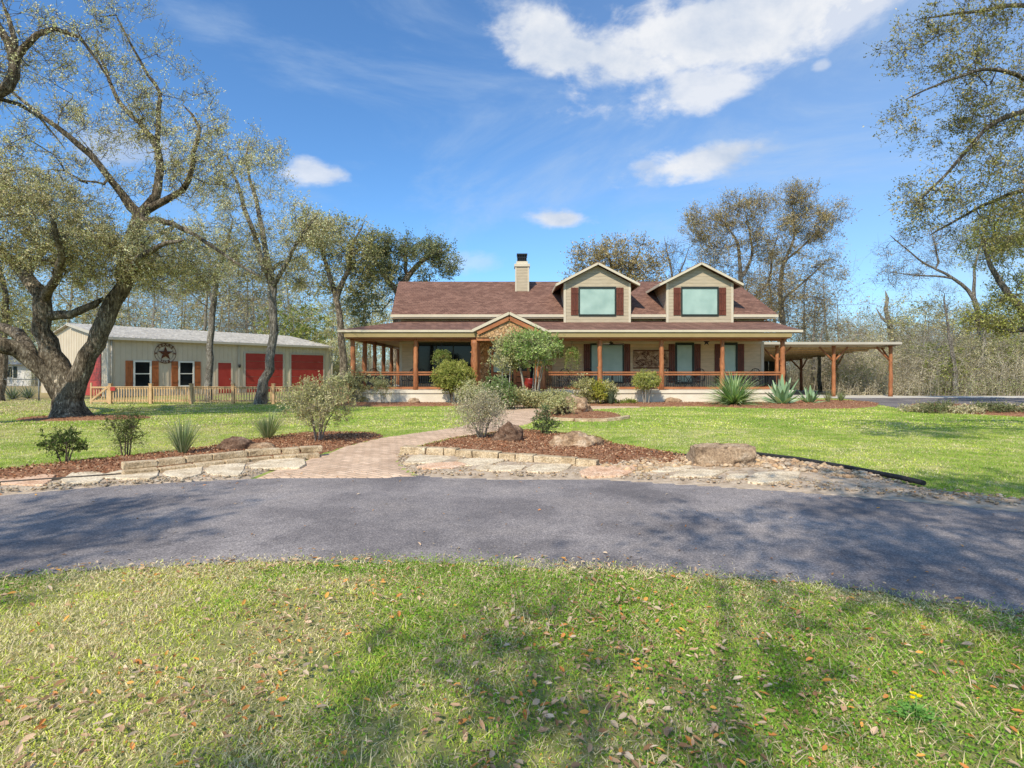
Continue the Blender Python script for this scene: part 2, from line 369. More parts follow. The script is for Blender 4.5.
def asphaltmat(name='worn_asphalt', k=1.0):
    m, nt, b = newmat(name); v = posn(nt); n = ntex(nt, v, .55, 5, .6); n2 = ntex(nt, v, 6, 4, .7); n3 = ntex(nt, v, 75, 4, .85)
    vo = N(nt, 'ShaderNodeTexVoronoi'); setin(vo, Scale=85.0); nt.links.new(v, vo.inputs['Vector'])
    c = ramp(nt, n, [(.3, (.19*k, .172*k, .168*k)), (.7, (.335*k, .30*k, .285*k))])
    c = mixc(nt, .5, c, ramp(nt, n2, [(.3, (.75, .75, .78)), (.7, (1.2, 1.18, 1.15))]), 'MULTIPLY')
    pt = ntex(nt, posn(nt, (1, 1, 1)), .9, 3, .5); c = mixc(nt, .6, c, ramp(nt, pt, [(.42, (.62, .62, .64)), (.5, (1, 1, 1)), (.62, (1.12, 1.1, 1.06))]), 'MULTIPLY')
    ck = N(nt, 'ShaderNodeTexVoronoi', feature='DISTANCE_TO_EDGE'); setin(ck, Scale=.75); wn = N(nt, 'ShaderNodeTexNoise'); setin(wn, Scale=2.2, Detail=5.0); nt.links.new(v, wn.inputs['Vector'])
    nt.links.new(mixc(nt, .35, v, wn.outputs['Color'], 'ADD'), ck.inputs['Vector']); gate = math_(nt, 'GREATER_THAN', ntex(nt, v, .5, 2), .52)
    c = mixc(nt, math_(nt, 'MULTIPLY', math_(nt, 'LESS_THAN', ck.outputs['Distance'], .004), math_(nt, 'MULTIPLY', gate, .3)), c, (.05, .045, .045))
    c = mixc(nt, .8, c, ramp(nt, n3, [(.36, (.30, .30, .32)), (.55, (1.1, 1.08, 1.06)), (.68, (2.6, 2.5, 2.4))]), 'MULTIPLY')
    nt.links.new(c, b.inputs['Base Color']); setin(b, Roughness=.85); b.inputs['Specular IOR Level'].default_value = .25
    bump(nt, b, vo.outputs['Distance'], .5, .004); return m
M['asphalt'] = asphaltmat()
M['asphalt_far'] = asphaltmat('far_asphalt', .75)
def pavermat():
    m, nt, b = newmat('pink_brick_paving'); v = posn(nt); mp = N(nt, 'ShaderNodeMapping'); mp.inputs['Rotation'].default_value = (0, 0, R(32))
    nt.links.new(v, mp.inputs['Vector']); br = N(nt, 'ShaderNodeTexBrick'); setin(br, Scale=1.0, Mortar_Size=.006, Brick_Width=.22, Row_Height=.11)
    br.inputs['Color1'].default_value = (.60, .41, .27, 1); br.inputs['Color2'].default_value = (.78, .56, .39, 1); br.inputs['Mortar'].default_value = (.24, .17, .12, 1)
    nt.links.new(mp.outputs[0], br.inputs['Vector']); n = ntex(nt, v, 1.4, 5, .7); n3 = ntex(nt, v, 60, 3, .7)
    c = mixc(nt, .7, br.outputs['Color'], ramp(nt, n, [(.3, (.7, .66, .62)), (.7, (1.15, 1.15, 1.12))]), 'MULTIPLY')
    c = mixc(nt, .5, c, ramp(nt, n3, [(.3, (.55, .55, .55)), (.7, (1.35, 1.35, 1.35))]), 'MULTIPLY')
    nt.links.new(c, b.inputs['Base Color']); setin(b, Roughness=.9); bump(nt, b, br.outputs['Fac'], -.4, .006); return m
M['paver'] = pavermat()
M['mulch'] = simple('mulch_floor', (.14, .06, .03), (.44, .23, .13), 9, .95, bs=.6, bd=.006, fine=60, spec=.1)
M['gravel_floor'] = simple('gravel_floor', (.30, .22, .15), (.62, .50, .37), 7, .95, bs=.5, bd=.005, fine=70, spec=.1)
M['litter_floor'] = simple('leaf_litter_floor', (.16, .12, .07), (.40, .33, .22), 3, .95, bs=.5, bd=.03, fine=25, spec=.1)
M['stoneattr'] = attrmat('scattered_stone', .85, 30, .5)
M['chipattr'] = attrmat('wood_chip', .9, 60, .4, .004)
M['barkattr'] = attrmat('stem_bark', .9, 30, .4, .01)
# ------------------------------------------------------------------ trees
def catmull(pts, step):
    pts = np.array(pts, float); out = []
    n = len(pts)
    for i in range(n-1):
        p0 = pts[max(i-1, 0)]; p1 = pts[i]; p2 = pts[i+1]; p3 = pts[min(i+2, n-1)]
        k = max(1, int(np.linalg.norm((p2-p1)[:3])/step))
        for j in range(k):
            t = j/k
            out.append(.5*((2*p1)+(-p0+p2)*t+(2*p0-5*p1+4*p2-p3)*t*t+(-p0+3*p1-3*p2+p3)*t**3))
    out.append(pts[-1]); return np.array(out)

def grow(limbs, targets, seed, step=.4, tip=.008, zmin=0, expo=2.3, bow=.25, jit=.1, maxr=None):
    """limbs: list of arrays (x,y,z,r). targets Nx3. returns nodes, parent, radius"""
    rng = np.random.default_rng(seed)
    pos = []; par = []; rad = []
    for li, L in enumerate(limbs):
        c = catmull(L, step); c[:, 3] = np.maximum(c[:, 3], tip)
        w = rng.normal(size=(len(c), 3))*np.minimum(c[:, 3:4]*.22, .035); w[0] = 0
        if li == 0: prev = -1; st = 0
        else:
            A = np.array(pos); prev = int(np.argmin(np.linalg.norm(A-c[0, :3], axis=1))); st = 1
        for i in range(st, len(c)):
            pos.append(c[i, :3]+w[i]); par.append(prev); rad.append(c[i, 3]); prev = len(pos)-1
    nsk = len(pos); T = np.array(targets)
    cap = nsk+len(T)*14; PA = np.zeros((cap, 3)); PA[:nsk] = pos; n = nsk
    ok = np.zeros(cap, bool); ok[:nsk] = PA[:nsk, 2] >= zmin
    if not ok.any(): ok[nsk-1] = True
    par = list(par)+[0]*(cap-nsk); rad = list(rad)+[0]*(cap-nsk)
    sk = PA[:nsk][ok[:nsk]]
    d0 = np.array([np.min(np.linalg.norm(sk-t, axis=1)) for t in T]) if len(T) else []
    ends = []
    for ti in np.argsort(d0):
        t = T[ti]; dv = t-PA[:n]; d = np.linalg.norm(dv, axis=1)
        cost = d+.35*np.maximum(0, -dv[:, 2])+(~ok[:n])*1e6
        b = int(np.argmin(cost)); a = PA[b]; D = d[b]
        pd = PA[b]-PA[par[b]] if par[b] >= 0 else np.array([0, 0, 1.]); pd = pd/(np.linalg.norm(pd)+1e-9)
        k = int(min(12, max(2, D/step))); c = a+pd*D*bow*1.3+np.array([0, 0, D*.12]); prev = b
        for j in range(1, k+1):
            s = j/k; q = (1-s)**2*a+2*s*(1-s)*c+s*s*t
            if j < k: q = q+rng.normal(size=3)*jit*min(step, D/k)*1.0
            PA[n] = q; par[n] = prev; ok[n] = True; prev = n; n += 1
        ends.append(prev)
    PA = PA[:n]; par = np.array(par[:n]); acc = np.zeros(n); fixed = np.array(rad[:n])
    r = np.zeros(n)
    for i in range(n-1, -1, -1):
        ri = max(acc[i]**(1/expo) if acc[i] > 0 else 0, tip); ri = max(ri, fixed[i]) if i < nsk else ri
        r[i] = ri
        if par[i] >= 0: acc[par[i]] += ri**expo
    for i in range(n):
        if i >= nsk: r[i] = min(r[i], r[par[i]]*.9)
        elif par[i] >= 0 and fixed[i] > 0: r[i] = min(max(fixed[i], tip), r[par[i]]*1.05)
    return PA, par, r, nsk

def tubes(nm, PA, par, r, nsk, col, sides=None, smin=0):
    n = len(PA); ch = [[] for _ in range(n)]
    for i in range(n):
        if par[i] >= 0: ch[par[i]].append(i)
    starts = [(i, None) for i in range(n) if par[i] < 0]
    while starts:
        i, p = starts.pop(); idx = [] if p is None else [p]; cur = i
        while True:
            idx.append(cur); c = ch[cur]
            if not c: break
            k = max(c, key=lambda q: (r[q], -q))
            for q in c:
                if q != k: starts.append((q, cur))
            cur = k
        if len(idx) < 2: continue
        pp = PA[idx]; rr = r[idx].copy()
        if p is not None: rr[0] = rr[1]
        m = rr.max()
        s = 12 if m > .25 else 8 if m > .09 else 5 if m > .03 else 3
        rr = rr.copy(); rr[-1] *= .4
        v, f = sweep(pp, rr, s)
        nm.add(v, f, col)

def ellsample(ells, rng):
    T = []; LF = []
    for e in ells:
        cx, cy, rx, ry, Y, dY, n = e[:7]; lf = e[7] if len(e) > 7 else 1
        v = rng.normal(size=(n, 3)); v = unit(v)*(rng.random((n, 1))**.38)
        px = cx+v[:, 0]*rx; py = cy+v[:, 1]*ry; YY = Y+v[:, 2]*dY
        # the crown is laid out at its own depth
        X = (px-512)*Y/F; Z = CH+(HY-py)*Y/F
        T.append(np.stack([X, YY, Z], 1)); LF.append(np.full(n, lf))
    return np.concatenate(T), np.concatenate(LF)

def foliage(nm, T, LF, rng, twigs, tl, leaves, ls, cols, twcol=(.12, .10, .08), twr=.005, up=.3, out=None, spread=.06, dark=.35, tw_center=None):
    n = len(T); K = twigs
    cen = T.mean(0) if tw_center is None else np.array(tw_center)
    outd = unit(T-cen)
    a = np.repeat(T, K, 0)+rng.normal(size=(n*K, 3))*tl*.25
    d = unit(rng.normal(size=(n*K, 3))+np.repeat(outd, K, 0)*.7+np.array([0, 0, up]))
    L = tl*(.5+rng.random((n*K, 1)))
    b = a+d*L; cones(nm, a, b, twr, np.array(twcol))
    # leaves along twigs
    lf = np.repeat(LF, K); m = int(leaves)
    if m <= 0: return
    ai = np.repeat(np.arange(n*K), m); keep = rng.random(len(ai)) < np.repeat(np.minimum(lf, 1), m); ai = ai[keep]
    t = rng.random((len(ai), 1))**.55
    c = a[ai]+(b-a)[ai]*t+rng.normal(size=(len(ai), 3))*spread*tl
    ld = unit(d[ai]*.7+rng.normal(size=(len(ai), 3))*.9)
    # clump tone: light and dark masses
    ct = np.repeat(rng.random(n), K)[ai][:, None]
    cl = np.array(cols, float); w = np.clip(ct*(len(cl)-1)+rng.normal(size=ct.shape)*.35, 0, len(cl)-1.001)
    i0 = w.astype(int)[:, 0]; fr = w-i0[:, None]
    col = cl[i0]*(1-fr)+cl[i0+1]*fr
    col = col*(1-dark/2+dark*rng.random((len(ai), 1)))*(1+.05*rng.normal(size=(len(ai), 3)))
    s = ls*(.6+.8*rng.random(len(ai)))
    leafquads(nm, c, ld, s, s*.55, np.clip(col, .004, 1), rng)

OAK = [(.17, .16, .065), (.34, .32, .13), (.50, .46, .21), (.60, .54, .29)]
GREYOAK = [(.36, .315, .165), (.58, .515, .29), (.78, .70, .42), (.86, .78, .52)]
GREEN = [(.11, .15, .035), (.24, .28, .08), (.4, .43, .15)]
BROWN = [(.24, .175, .08), (.42, .325, .155), (.60, .48, .26)]
def tree(name, label, limbs, ells, seed, step=.45, tip=.01, zmin=2.5, twigs=8, tl=.5, leaves=8, ls=.07, cols=OAK, bark='bark', group=None, cat='tree', twr=.006, expo=2.3, twcol=(.15, .12, .09), dark=.7, bow=.25, base=None, jit=.3, trunkname='trunk', crownname='crown'):
    rng = np.random.default_rng(seed)
    L = [[(*P(q[0], q[1], q[2]), q[3]) for q in l] for l in limbs]
    b0 = L[0][0]; L[0] = [(b0[0], b0[1], -.15, b0[3])]+L[0][1:] if base is None else L[0]
    T, LF = ellsample(ells, rng)
    T = T[T[:, 2] > .4] if zmin > .5 else T; LF = LF[:len(T)]
    PA, par, r, nsk = grow(L, T, seed, step, tip, zmin, expo, bow, jit)
    root = thing(name, label, cat, (b0[0], b0[1], 0), group)
    nm = NM(); tubes(nm, PA, par, r, nsk, (.3, .27, .22)); nm.build(trunkname, M[bark], root, smooth=True)
    fo = NM()
    # extra twig stations on the fine branch nodes
    fine = np.where((np.arange(len(PA)) >= nsk))[0]; ex = PA[rng.choice(fine, min(len(fine), len(T)), replace=False)] if len(fine) else np.zeros((0, 3))
    TT = np.concatenate([T, ex]); LL = np.concatenate([LF, np.full(len(ex), LF.mean()*.7)])
    foliage(fo, TT, LL, rng, twigs, tl, leaves, ls, cols, twcol, twr, dark=dark)
    fo.build(crownname, M['leaf'], root)
    return root

def template(seed, h, w, cols, twigs=5, leaves=5, ls=.12, tl=.7, n=90, lf=1, zlow=.3, trunk_r=None, lean=0):
    """a generic woodland tree as one numpy mesh (base at origin), for massed far woods"""
    rng = np.random.default_rng(seed); tr = trunk_r or h*.011
    x = rng.normal()*.05*h+lean; y = rng.normal()*.04*h
    tk = [(0, 0, -.1, tr), (x*.3, y*.2, h*.3, tr*.8), (x*.8, y, h*.6, tr*.5), (x, y, h*.9, tr*.15)]
    v = unit(rng.normal(size=(n, 3)))*(rng.random((n, 1))**.45)
    T = np.stack([x*.8+v[:, 0]*w/2, y+v[:, 1]*w/2, h*(zlow+1)/2+v[:, 2]*h*(1-zlow)/2], 1)
    PA, par, r, nsk = grow([tk], T, seed, h*.06, .012, h*zlow*.6, 2.2, .25, .5)
    nm = NM(); tubes(nm, PA, par, r, nsk, (.36, .32, .27))
    foliage(nm, T, np.full(n, lf), rng, twigs, tl, leaves, ls, cols, (.40, .35, .29), .008, dark=.6)
    return nm.pack()
# ------------------------------------------------------------------ ground, drive, path, beds
RC = (-1.0, -4.68); R_IN = 9.1; R_OUT = 12.78      # the circular drive
def edge_wob(a, k): return .05*math.sin(a*11+k)+.025*math.sin(a*41+2*k)+.02*math.sin(a*137+k*3)+.02*math.sin(a*310+k)+.012*math.sin(a*571+2*k)
def sheet(name, polyfn, mat, z, kind='structure'):
    pass
mb = MB(); mb.add([(-500, -60, 0), (500, -60, 0), (500, 700, 0), (-500, 700, 0)], [(0, 1, 2, 3)])
mb.build('ground', M['ground'], kind='structure')
mb = MB(); n = 2600
for i in range(n):
    a = 2*math.pi*i/n
    for rr, k in ((R_IN, 1), (R_OUT, 5)):
        q = rr+edge_wob(a, k)*(1 if k == 1 else .6)
        mb.v.append((RC[0]+q*math.cos(a), RC[1]+q*math.sin(a), .008))
for i in range(n):
    j = (i+1) % n; mb.f.append((2*i, 2*i+1, 2*j+1, 2*j)); mb.sm.append(False)
mb.build('driveway', M['asphalt'], kind='structure')
def road_r(x, y): return np.hypot(x-RC[0], y-RC[1])

far_drive = [G(848, 399.3), G(905, 409.5), G(1100, 413.5), (40, 19), (60, 24), (60, 32.5), (18.0, 32.5)]
mb = MB(); mb.prism([(x, y) for x, y in far_drive], -.02, .010); mb.build('side_driveway', M['asphalt_far'], kind='structure')
mb = MB(); mb.prism([(14.2, 32.3), (60, 32.3), (60, 34.4), (24.0, 34.4), (24, 46), (14.2, 46)], -.05, .03); mb.build('concrete_apron', M['apron'], kind='structure')

path_l = [(250, 480), (262, 474), (300, 462), (325, 454), (345, 447), (380, 438.5), (430, 431.5), (462, 427), (482, 419), (500, 409), (508, 404)]
path_r = [(418, 478), (404, 470), (398, 460), (402, 451), (425, 444), (450, 438), (500, 431), (528, 424), (545, 416.5), (560, 410), (640, 407.6), (640, 405.6), (560, 405.5), (545, 404)]
path_poly = [G(*p) for p in path_l]+[(G(512, 402.7)), (G(545, 402.7))]+[G(*p) for p in path_r[::-1]]
path_poly = [(x, max(y, 7.3)) for x, y in path_poly]

def gridsheet(name, poly, mat, z0, mound, cell=.09, rough=.02, minr=None, **kw):
    p = np.array(poly); x0, y0 = p.min(0)-cell; x1, y1 = p.max(0)+cell
    nx = int((x1-x0)/cell)+2; ny = int((y1-y0)/cell)+2
    X, Y = np.meshgrid(x0+np.arange(nx)*cell, y0+np.arange(ny)*cell)
    ins = inpoly(X, Y, poly); d = dpoly(X, Y, poly); d = np.where(ins, d, 0)
    if minr: d = np.minimum(d, np.clip(road_r(X, Y)-minr, 0, 9))
    Z = np.where(ins, z0+mound*(1-np.exp(-d/.3))+rough*(fnoise(X*4, Y*4)-.5)*2*np.minimum(d/.2, 1), -.03)
    cx = (X[:-1, :-1]+X[1:, 1:])/2; cy = (Y[:-1, :-1]+Y[1:, 1:])/2
    k = ins[:-1, :-1] | ins[1:, 1:] | ins[1:, :-1] | ins[:-1, 1:]
    if minr: k &= road_r(cx, cy) > minr-.3
    i, j = np.where(k); a = i*nx+j; f = np.stack([a, a+1, a+nx+1, a+nx], 1)
    nm = NM(); nm.add(np.stack([X.ravel(), Y.ravel(), Z.ravel()], 1), f, (.3, .3, .3))
    return nm.build(name, mat, smooth=True, **kw)
gridsheet('brick_path', path_poly, M['paver'], .016, .012, .12, .004, kind='structure')

def px(poly): return [G(*p) for p in poly]
bed_left = px([(-70, 494), (0, 485), (60, 479), (122, 474), (200, 465.5), (260, 459.5), (318, 455.5), (338, 449), (360, 443), (385, 437), (375, 433.5), (330, 433), (300, 434), (255, 440), (200, 449), (130, 457), (60, 464), (0, 471), (-70, 478)])
bed_mid = px([(402, 453.5), (425, 446), (450, 440), (500, 432), (530, 431), (560, 434), (600, 438), (615, 445), (660, 452), (692, 457), (692, 468), (640, 467), (597, 464.5), (560, 461.5), (500, 458), (450, 455)])
bed_island = [(2.3+1.45*math.cos(a)*(1+.1*math.sin(3*a)), 19.2+2.1*math.sin(a)) for a in np.arange(0, 6.28, .35)]
bed_house_l = [(-8.3, 24.6), (-6, 24.2), (-3.5, 24.4), (-1.6, 24.9), (-1.2, 26.95), (-8.3, 26.95)]
bed_house_r = [(2.4, 24.3), (5, 24.0), (8, 24.4), (9.6, 23.4), (11.5, 22.7), (14, 22.9), (15.8, 24.3), (17.6, 26.8), (17.2, 29.0), (14.0, 29.2), (13.5, 26.95), (2.2, 26.95)]
oak_xy = (P(66, 418, 18.3)[0], 18.3)
bed_oak = [(oak_xy[0]+.3+(1.6+.9*max(0, math.cos(a)))*math.cos(a), oak_xy[1]-.1+1.1*math.sin(a)) for a in np.arange(0, 6.28, .3)]
bed_far = px([(905, 411), (950, 413), (1024, 417), (1110, 422)])+[G(1110, 411), G(1024, 408), G(960, 405.5), G(912, 404.5)]
BEDS = [bed_left, bed_mid, bed_island, bed_house_l, bed_house_r, bed_oak, bed_far]
for b, h in zip(BEDS, (.05, .07, .08, .06, .07, .05, .08)):
    gridsheet('mulch_bed', b, M['mulch'], .012, h, .1 if b not in (bed_house_r, bed_far) else .16, .03, minr=12.6 if b in (bed_left, bed_mid) else None, kind='structure')
gr_mid = px([(398, 455), (420, 454.5), (450, 456), (500, 459), (560, 462.5), (600, 465), (640, 462), (670, 460), (700, 458), (757, 455.5), (800, 461), (860, 470), (925, 489), (1024, 500), (1120, 510)])+px([(1120, 532), (1024, 514), (925, 505), (800, 494), (684, 486), (600, 481), (512, 480.5), (440, 479.5), (418, 476), (404, 470), (397, 461)])
gr_left = px([(-70, 496), (0, 486), (60, 480), (122, 475), (200, 466.5), (260, 460.5), (318, 456.5), (300, 462), (262, 474), (250, 480), (200, 482), (100, 488), (0, 497), (-70, 507)])
for b in (gr_mid, gr_left):
    gridsheet('gravel_verge', b, M['gravel_floor'], .010, .03, .09, .02, minr=12.72, kind='structure')

# ------------------------------------------------------------------ scatter of chips, stones, leaves
rng = np.random.default_rng(11)
def sample(poly, n, rng, minr=None):
    p = np.array(poly); lo = p.min(0); hi = p.max(0); x = lo[0]+(hi[0]-lo[0])*rng.random(n*6); y = lo[1]+(hi[1]-lo[1])*rng.random(n*6)
    k = inpoly(x, y, poly)
    if minr: k &= road_r(x, y) > minr
    return x[k][:n], y[k][:n]
def polyarea(p):
    p = np.array(p); return abs(np.sum(p[:, 0]*np.roll(p[:, 1], -1)-p[:, 1]*np.roll(p[:, 0], -1)))/2
chips = NM()
for b, h in zip(BEDS, (.05, .07, .08, .06, .07, .05, .08)):
    dens = 620 if b in (bed_left, bed_mid) else 160
    x, y = sample(b, int(polyarea(b)*dens), rng, 12.78); n = len(x)
    d = dpoly(x, y, b); z = .02+h*(1-np.exp(-d/.3))+.015*rng.random(n)
    c = np.stack([x, y, z], 1); dd = np.stack([rng.normal(size=n), rng.normal(size=n), rng.random(n)*.5], 1)
    pal = np.array([(.30, .13, .06), (.20, .075, .035), (.38, .2, .11), (.10, .045, .02), (.45, .3, .18)])
    leafquads(chips, c, dd, .02+.04*rng.random(n), .008+.02*rng.random(n), pal[rng.integers(0, 5, n)]*(1.0+.7*rng.random((n, 1))), rng)
chips.build('mulch_chips', M['chipattr'], label='red brown bark mulch chips strewn over the planting beds', cat='mulch', kind='stuff')

ico_v = []; ico_f = []
bm = bmesh.new(); bmesh.ops.create_icosphere(bm, subdivisions=1, radius=1); bm.verts.ensure_lookup_table()
ico_v = np.array([v.co[:] for v in bm.verts]); ico_f = np.array([[v.index for v in f.verts] for f in bm.faces]); bm.free()
def pebbles(nm, x, y, z, s, pal, rng):
    n = len(x)
    for i in range(n):
        v = ico_v*(1+.18*rng.normal(size=(12+0 if len(ico_v) == 12 else len(ico_v), 1)))*np.array([s[i]*(1+.5*rng.random()), s[i], s[i]*(.45+.3*rng.random())])
        a = rng.random()*6.28; ca, sa = math.cos(a), math.sin(a)
        v = v@np.array([[ca, sa, 0], [-sa, ca, 0], [0, 0, 1]])+np.array([x[i], y[i], z[i]])
        nm.add(v, ico_f, pal[rng.integers(0, len(pal))]*(.75+.5*rng.random()))
palR = np.array([(.64, .43, .26), (.68, .50, .32), (.58, .37, .21), (.70, .55, .39), (.62, .43, .24), (.50, .37, .25)])
st = NM()
rub = px([(600, 470), (640, 461), (690, 459.5), (757, 457), (800, 462), (850, 471), (880, 479), (850, 481), (800, 474), (757, 470), (690, 468), (640, 476)])
x, y = sample(rub, 1300, rng, 12.9); n = len(x)
pebbles(st, x, y, .03+.03*rng.random(n), .016+.045*rng.random(n)**2.2, palR, rng)
x, y = sample(gr_mid, 3400, rng, 12.68); n = len(x); pebbles(st, x, y, .028+.012*rng.random(n), .008+.018*rng.random(n)**2, palR*np.array([.85, .9, .95]), rng)
x, y = sample(gr_left, 1500, rng, 12.68); n = len(x); pebbles(st, x, y, .028+.012*rng.random(n), .008+.016*rng.random(n)**2, palR*np.array([.8, .9, 1.0]), rng)
st.build('river_stones', M['stoneattr'], smooth=True, label='tan and orange river stones and grit lining the far side of the drive', cat='gravel', kind='stuff')

# ------------------------------------------------------------------ lawn blades
def blades(nm, x, y, H, W, lean, cols, rng, z=0., two=True):
    n = len(x); a = rng.random(n)*2*math.pi; w = np.stack([np.cos(a), np.sin(a), np.zeros(n)], 1)
    b = rng.random(n)*2*math.pi; ln = lean*(.3+.9*rng.random(n)); dr = np.stack([np.cos(b)*np.sin(ln), np.sin(b)*np.sin(ln), np.cos(ln)], 1)
    ln2 = np.minimum(ln+.5, 1.6); dr2 = np.stack([np.cos(b)*np.sin(ln2), np.sin(b)*np.sin(ln2), np.cos(ln2)], 1)
    c = np.stack([x, y, np.full(n, z)-.003], 1); H = H[:, None]; W = W[:, None]/2
    m = c+dr*H*.55; t = m+dr2*H*.45
    if two:
        v = np.stack([c-w*W, c+w*W, m+w*W*.8, m-w*W*.8, t], 1).reshape(-1, 3); k = (np.arange(n)*5)[:, None]
        col = np.repeat(cols, 5, 0); nm.add(v, k+np.array([[0, 1, 2, 3]]), col)
        nm.T.append(k+np.array([[3, 2, 4]])+nm.n-len(v))
    else:
        v = np.stack([c-w*W, c+w*W, t], 1).reshape(-1, 3); k = (np.arange(n)*3)[:, None]
        nm.add(v, k+np.array([[0, 1, 2]]), np.repeat(cols, 3, 0))
def lawncol(x, y, rng, dry=0.):
    n = len(x); p = fnoise(x*.8, y*.8, 3); q = fnoise(x*4+9, y*4, 2)
    g1 = np.array([.25, .40, .05]); g2 = np.array([.70, .74, .14]); st_ = np.array([.86, .75, .46]); br = np.array([.48, .34, .19])
    t = np.clip((p-.36)*2.6+rng.normal(size=n)*.30, 0, 1)[:, None]; c = g1*(1-t)+g2*t
    s = (rng.random(n) < np.clip(.10+(q-.42)*1.3+(p-.50)*1.3+dry, .04, .8))
    c[s] = st_*(.6+.5*rng.random((s.sum(), 1)))
    s2 = rng.random(n) < .08; c[s2] = br
    return c*(.85+.5*rng.random((n, 1)))
def wedge(n, y0, y1, rng, pw=1.0, marg=.6):
    u = rng.random(n); y = (y0**pw+(y1**pw-y0**pw)*u)**(1/pw); x = (rng.random(n)*2-1)*(y*.93+marg); return x, y
gr = NM()
x, y = wedge(330000, 1.75, 5.0, rng, 1.5, .5); k = road_r(x, y) < R_IN+.02+.12*(fnoise(x*6, y*6)-.5)*2+.05*rng.random(len(x)); x, y = x[k], y[k]
dens = fnoise(x*2.2+3, y*2.2, 3); k = rng.random(len(x)) < np.clip(.45+(dens-.35)*2, .25, 1); x, y = x[k], y[k]; n = len(x)
edge = np.clip((R_IN-road_r(x, y))/.5, 0, 1)
tall = fnoise(x*1.5+40, y*1.5, 2)
blades(gr, x, y, (.015+.026*rng.random(n)**1.5+.022*np.clip(tall-.5, 0, 1)*2)*(.5+.5*edge), .0035+.004*rng.random(n)**1.5, .95, lawncol(x, y, rng, .06+.35*(1-edge)), rng)
# low clover-like broad leaves in the greener patches
x, y = wedge(60000, 1.75, 4.6, rng, 1.5, .5); k = (road_r(x, y) < R_IN-.12) & (fnoise(x*.8, y*.8, 3) < .5+.06*rng.normal(size=len(x))); x, y = x[k], y[k]; n = len(x)
c = np.stack([x, y, .008+.025*rng.random(n)], 1); d = np.stack([rng.normal(size=n), rng.normal(size=n), .5*rng.random(n)], 1)
cc = np.array([.20, .36, .05])*(.6+.9*rng.random((n, 1)))*np.array([1, 1, .9]); leafquads(gr, c, d, .009+.012*rng.random(n), .008+.009*rng.random(n), cc, rng)
x, y = wedge(11000, 1.75, 4.9, rng, 1.4, .5); k = (road_r(x, y) < R_IN) & (fnoise(x*1.1+20, y*1.1) > .38); x, y = x[k], y[k]; n = len(x)
blades(gr, x, y, .05+.05*rng.random(n), .0025+.002*rng.random(n), 1.45, np.array([.80, .66, .40])*(.55+.6*rng.random((n, 1))), rng, .028)
a_ = math.pi*rng.random(60000); q_ = R_IN+.10*rng.normal(size=60000)+.06*fnoise(a_*60, a_*3)-.06; x = RC[0]+q_*np.cos(a_); y = RC[1]+q_*np.sin(a_); k = np.abs(x) < y*.93+.5; x, y = x[k], y[k]; n = len(x)
blades(gr, x, y, .014+.02*rng.random(n), .004+.004*rng.random(n), 1.35, lawncol(x, y, rng, .55), rng, .009)
gr.build('grass', M['grass'], label='short mixed green and straw grass in the near verge inside the drive', cat='grass', kind='stuff')

gb = NM()
def outside(x, y):
    k = road_r(x, y) > R_OUT+.02
    for b in BEDS+[path_poly, far_drive]: k &= ~inpoly(x, y, b)
    k &= ~((road_r(x, y) < R_OUT+.9) & (inpoly(x, y, gr_mid) | inpoly(x, y, gr_left)))
    k &= ~inpoly(x, y, gr_mid); k &= ~inpoly(x, y, gr_left)
    k &= ~((x > -7.8) & (x < 13.6) & (y > 26.9)); k &= ~((x > 13.6) & (y > 31.8))
    return k
x, y = wedge(210000, 6.3, 15, rng, 1.3, 1); k = outside(x, y); x, y = x[k], y[k]; n = len(x)
dryf = np.clip(-.02*(x+4), 0, .5)+np.where((x > 1) & (fnoise(x*.5, y*.5) > .52), .25, 0)
blades(gb, x, y, .022+.028*rng.random(n), .008+.006*rng.random(n), .8, .95*lawncol(x, y, rng, -.04+dryf), rng, two=False)
x, y = wedge(150000, 15, 31, rng, 1.0, 2); k = outside(x, y); x, y = x[k], y[k]; n = len(x)
dryf = np.clip(-.03*(x+6), 0, .7)
blades(gb, x, y, .03+.03*rng.random(n), .02+.015*rng.random(n), .7, lawncol(x, y, rng, -.06+dryf), rng, two=False)
gb.build('lawn_grass', M['grass'], label='mown bright green grass of the front yard beyond the drive', cat='grass', kind='stuff')

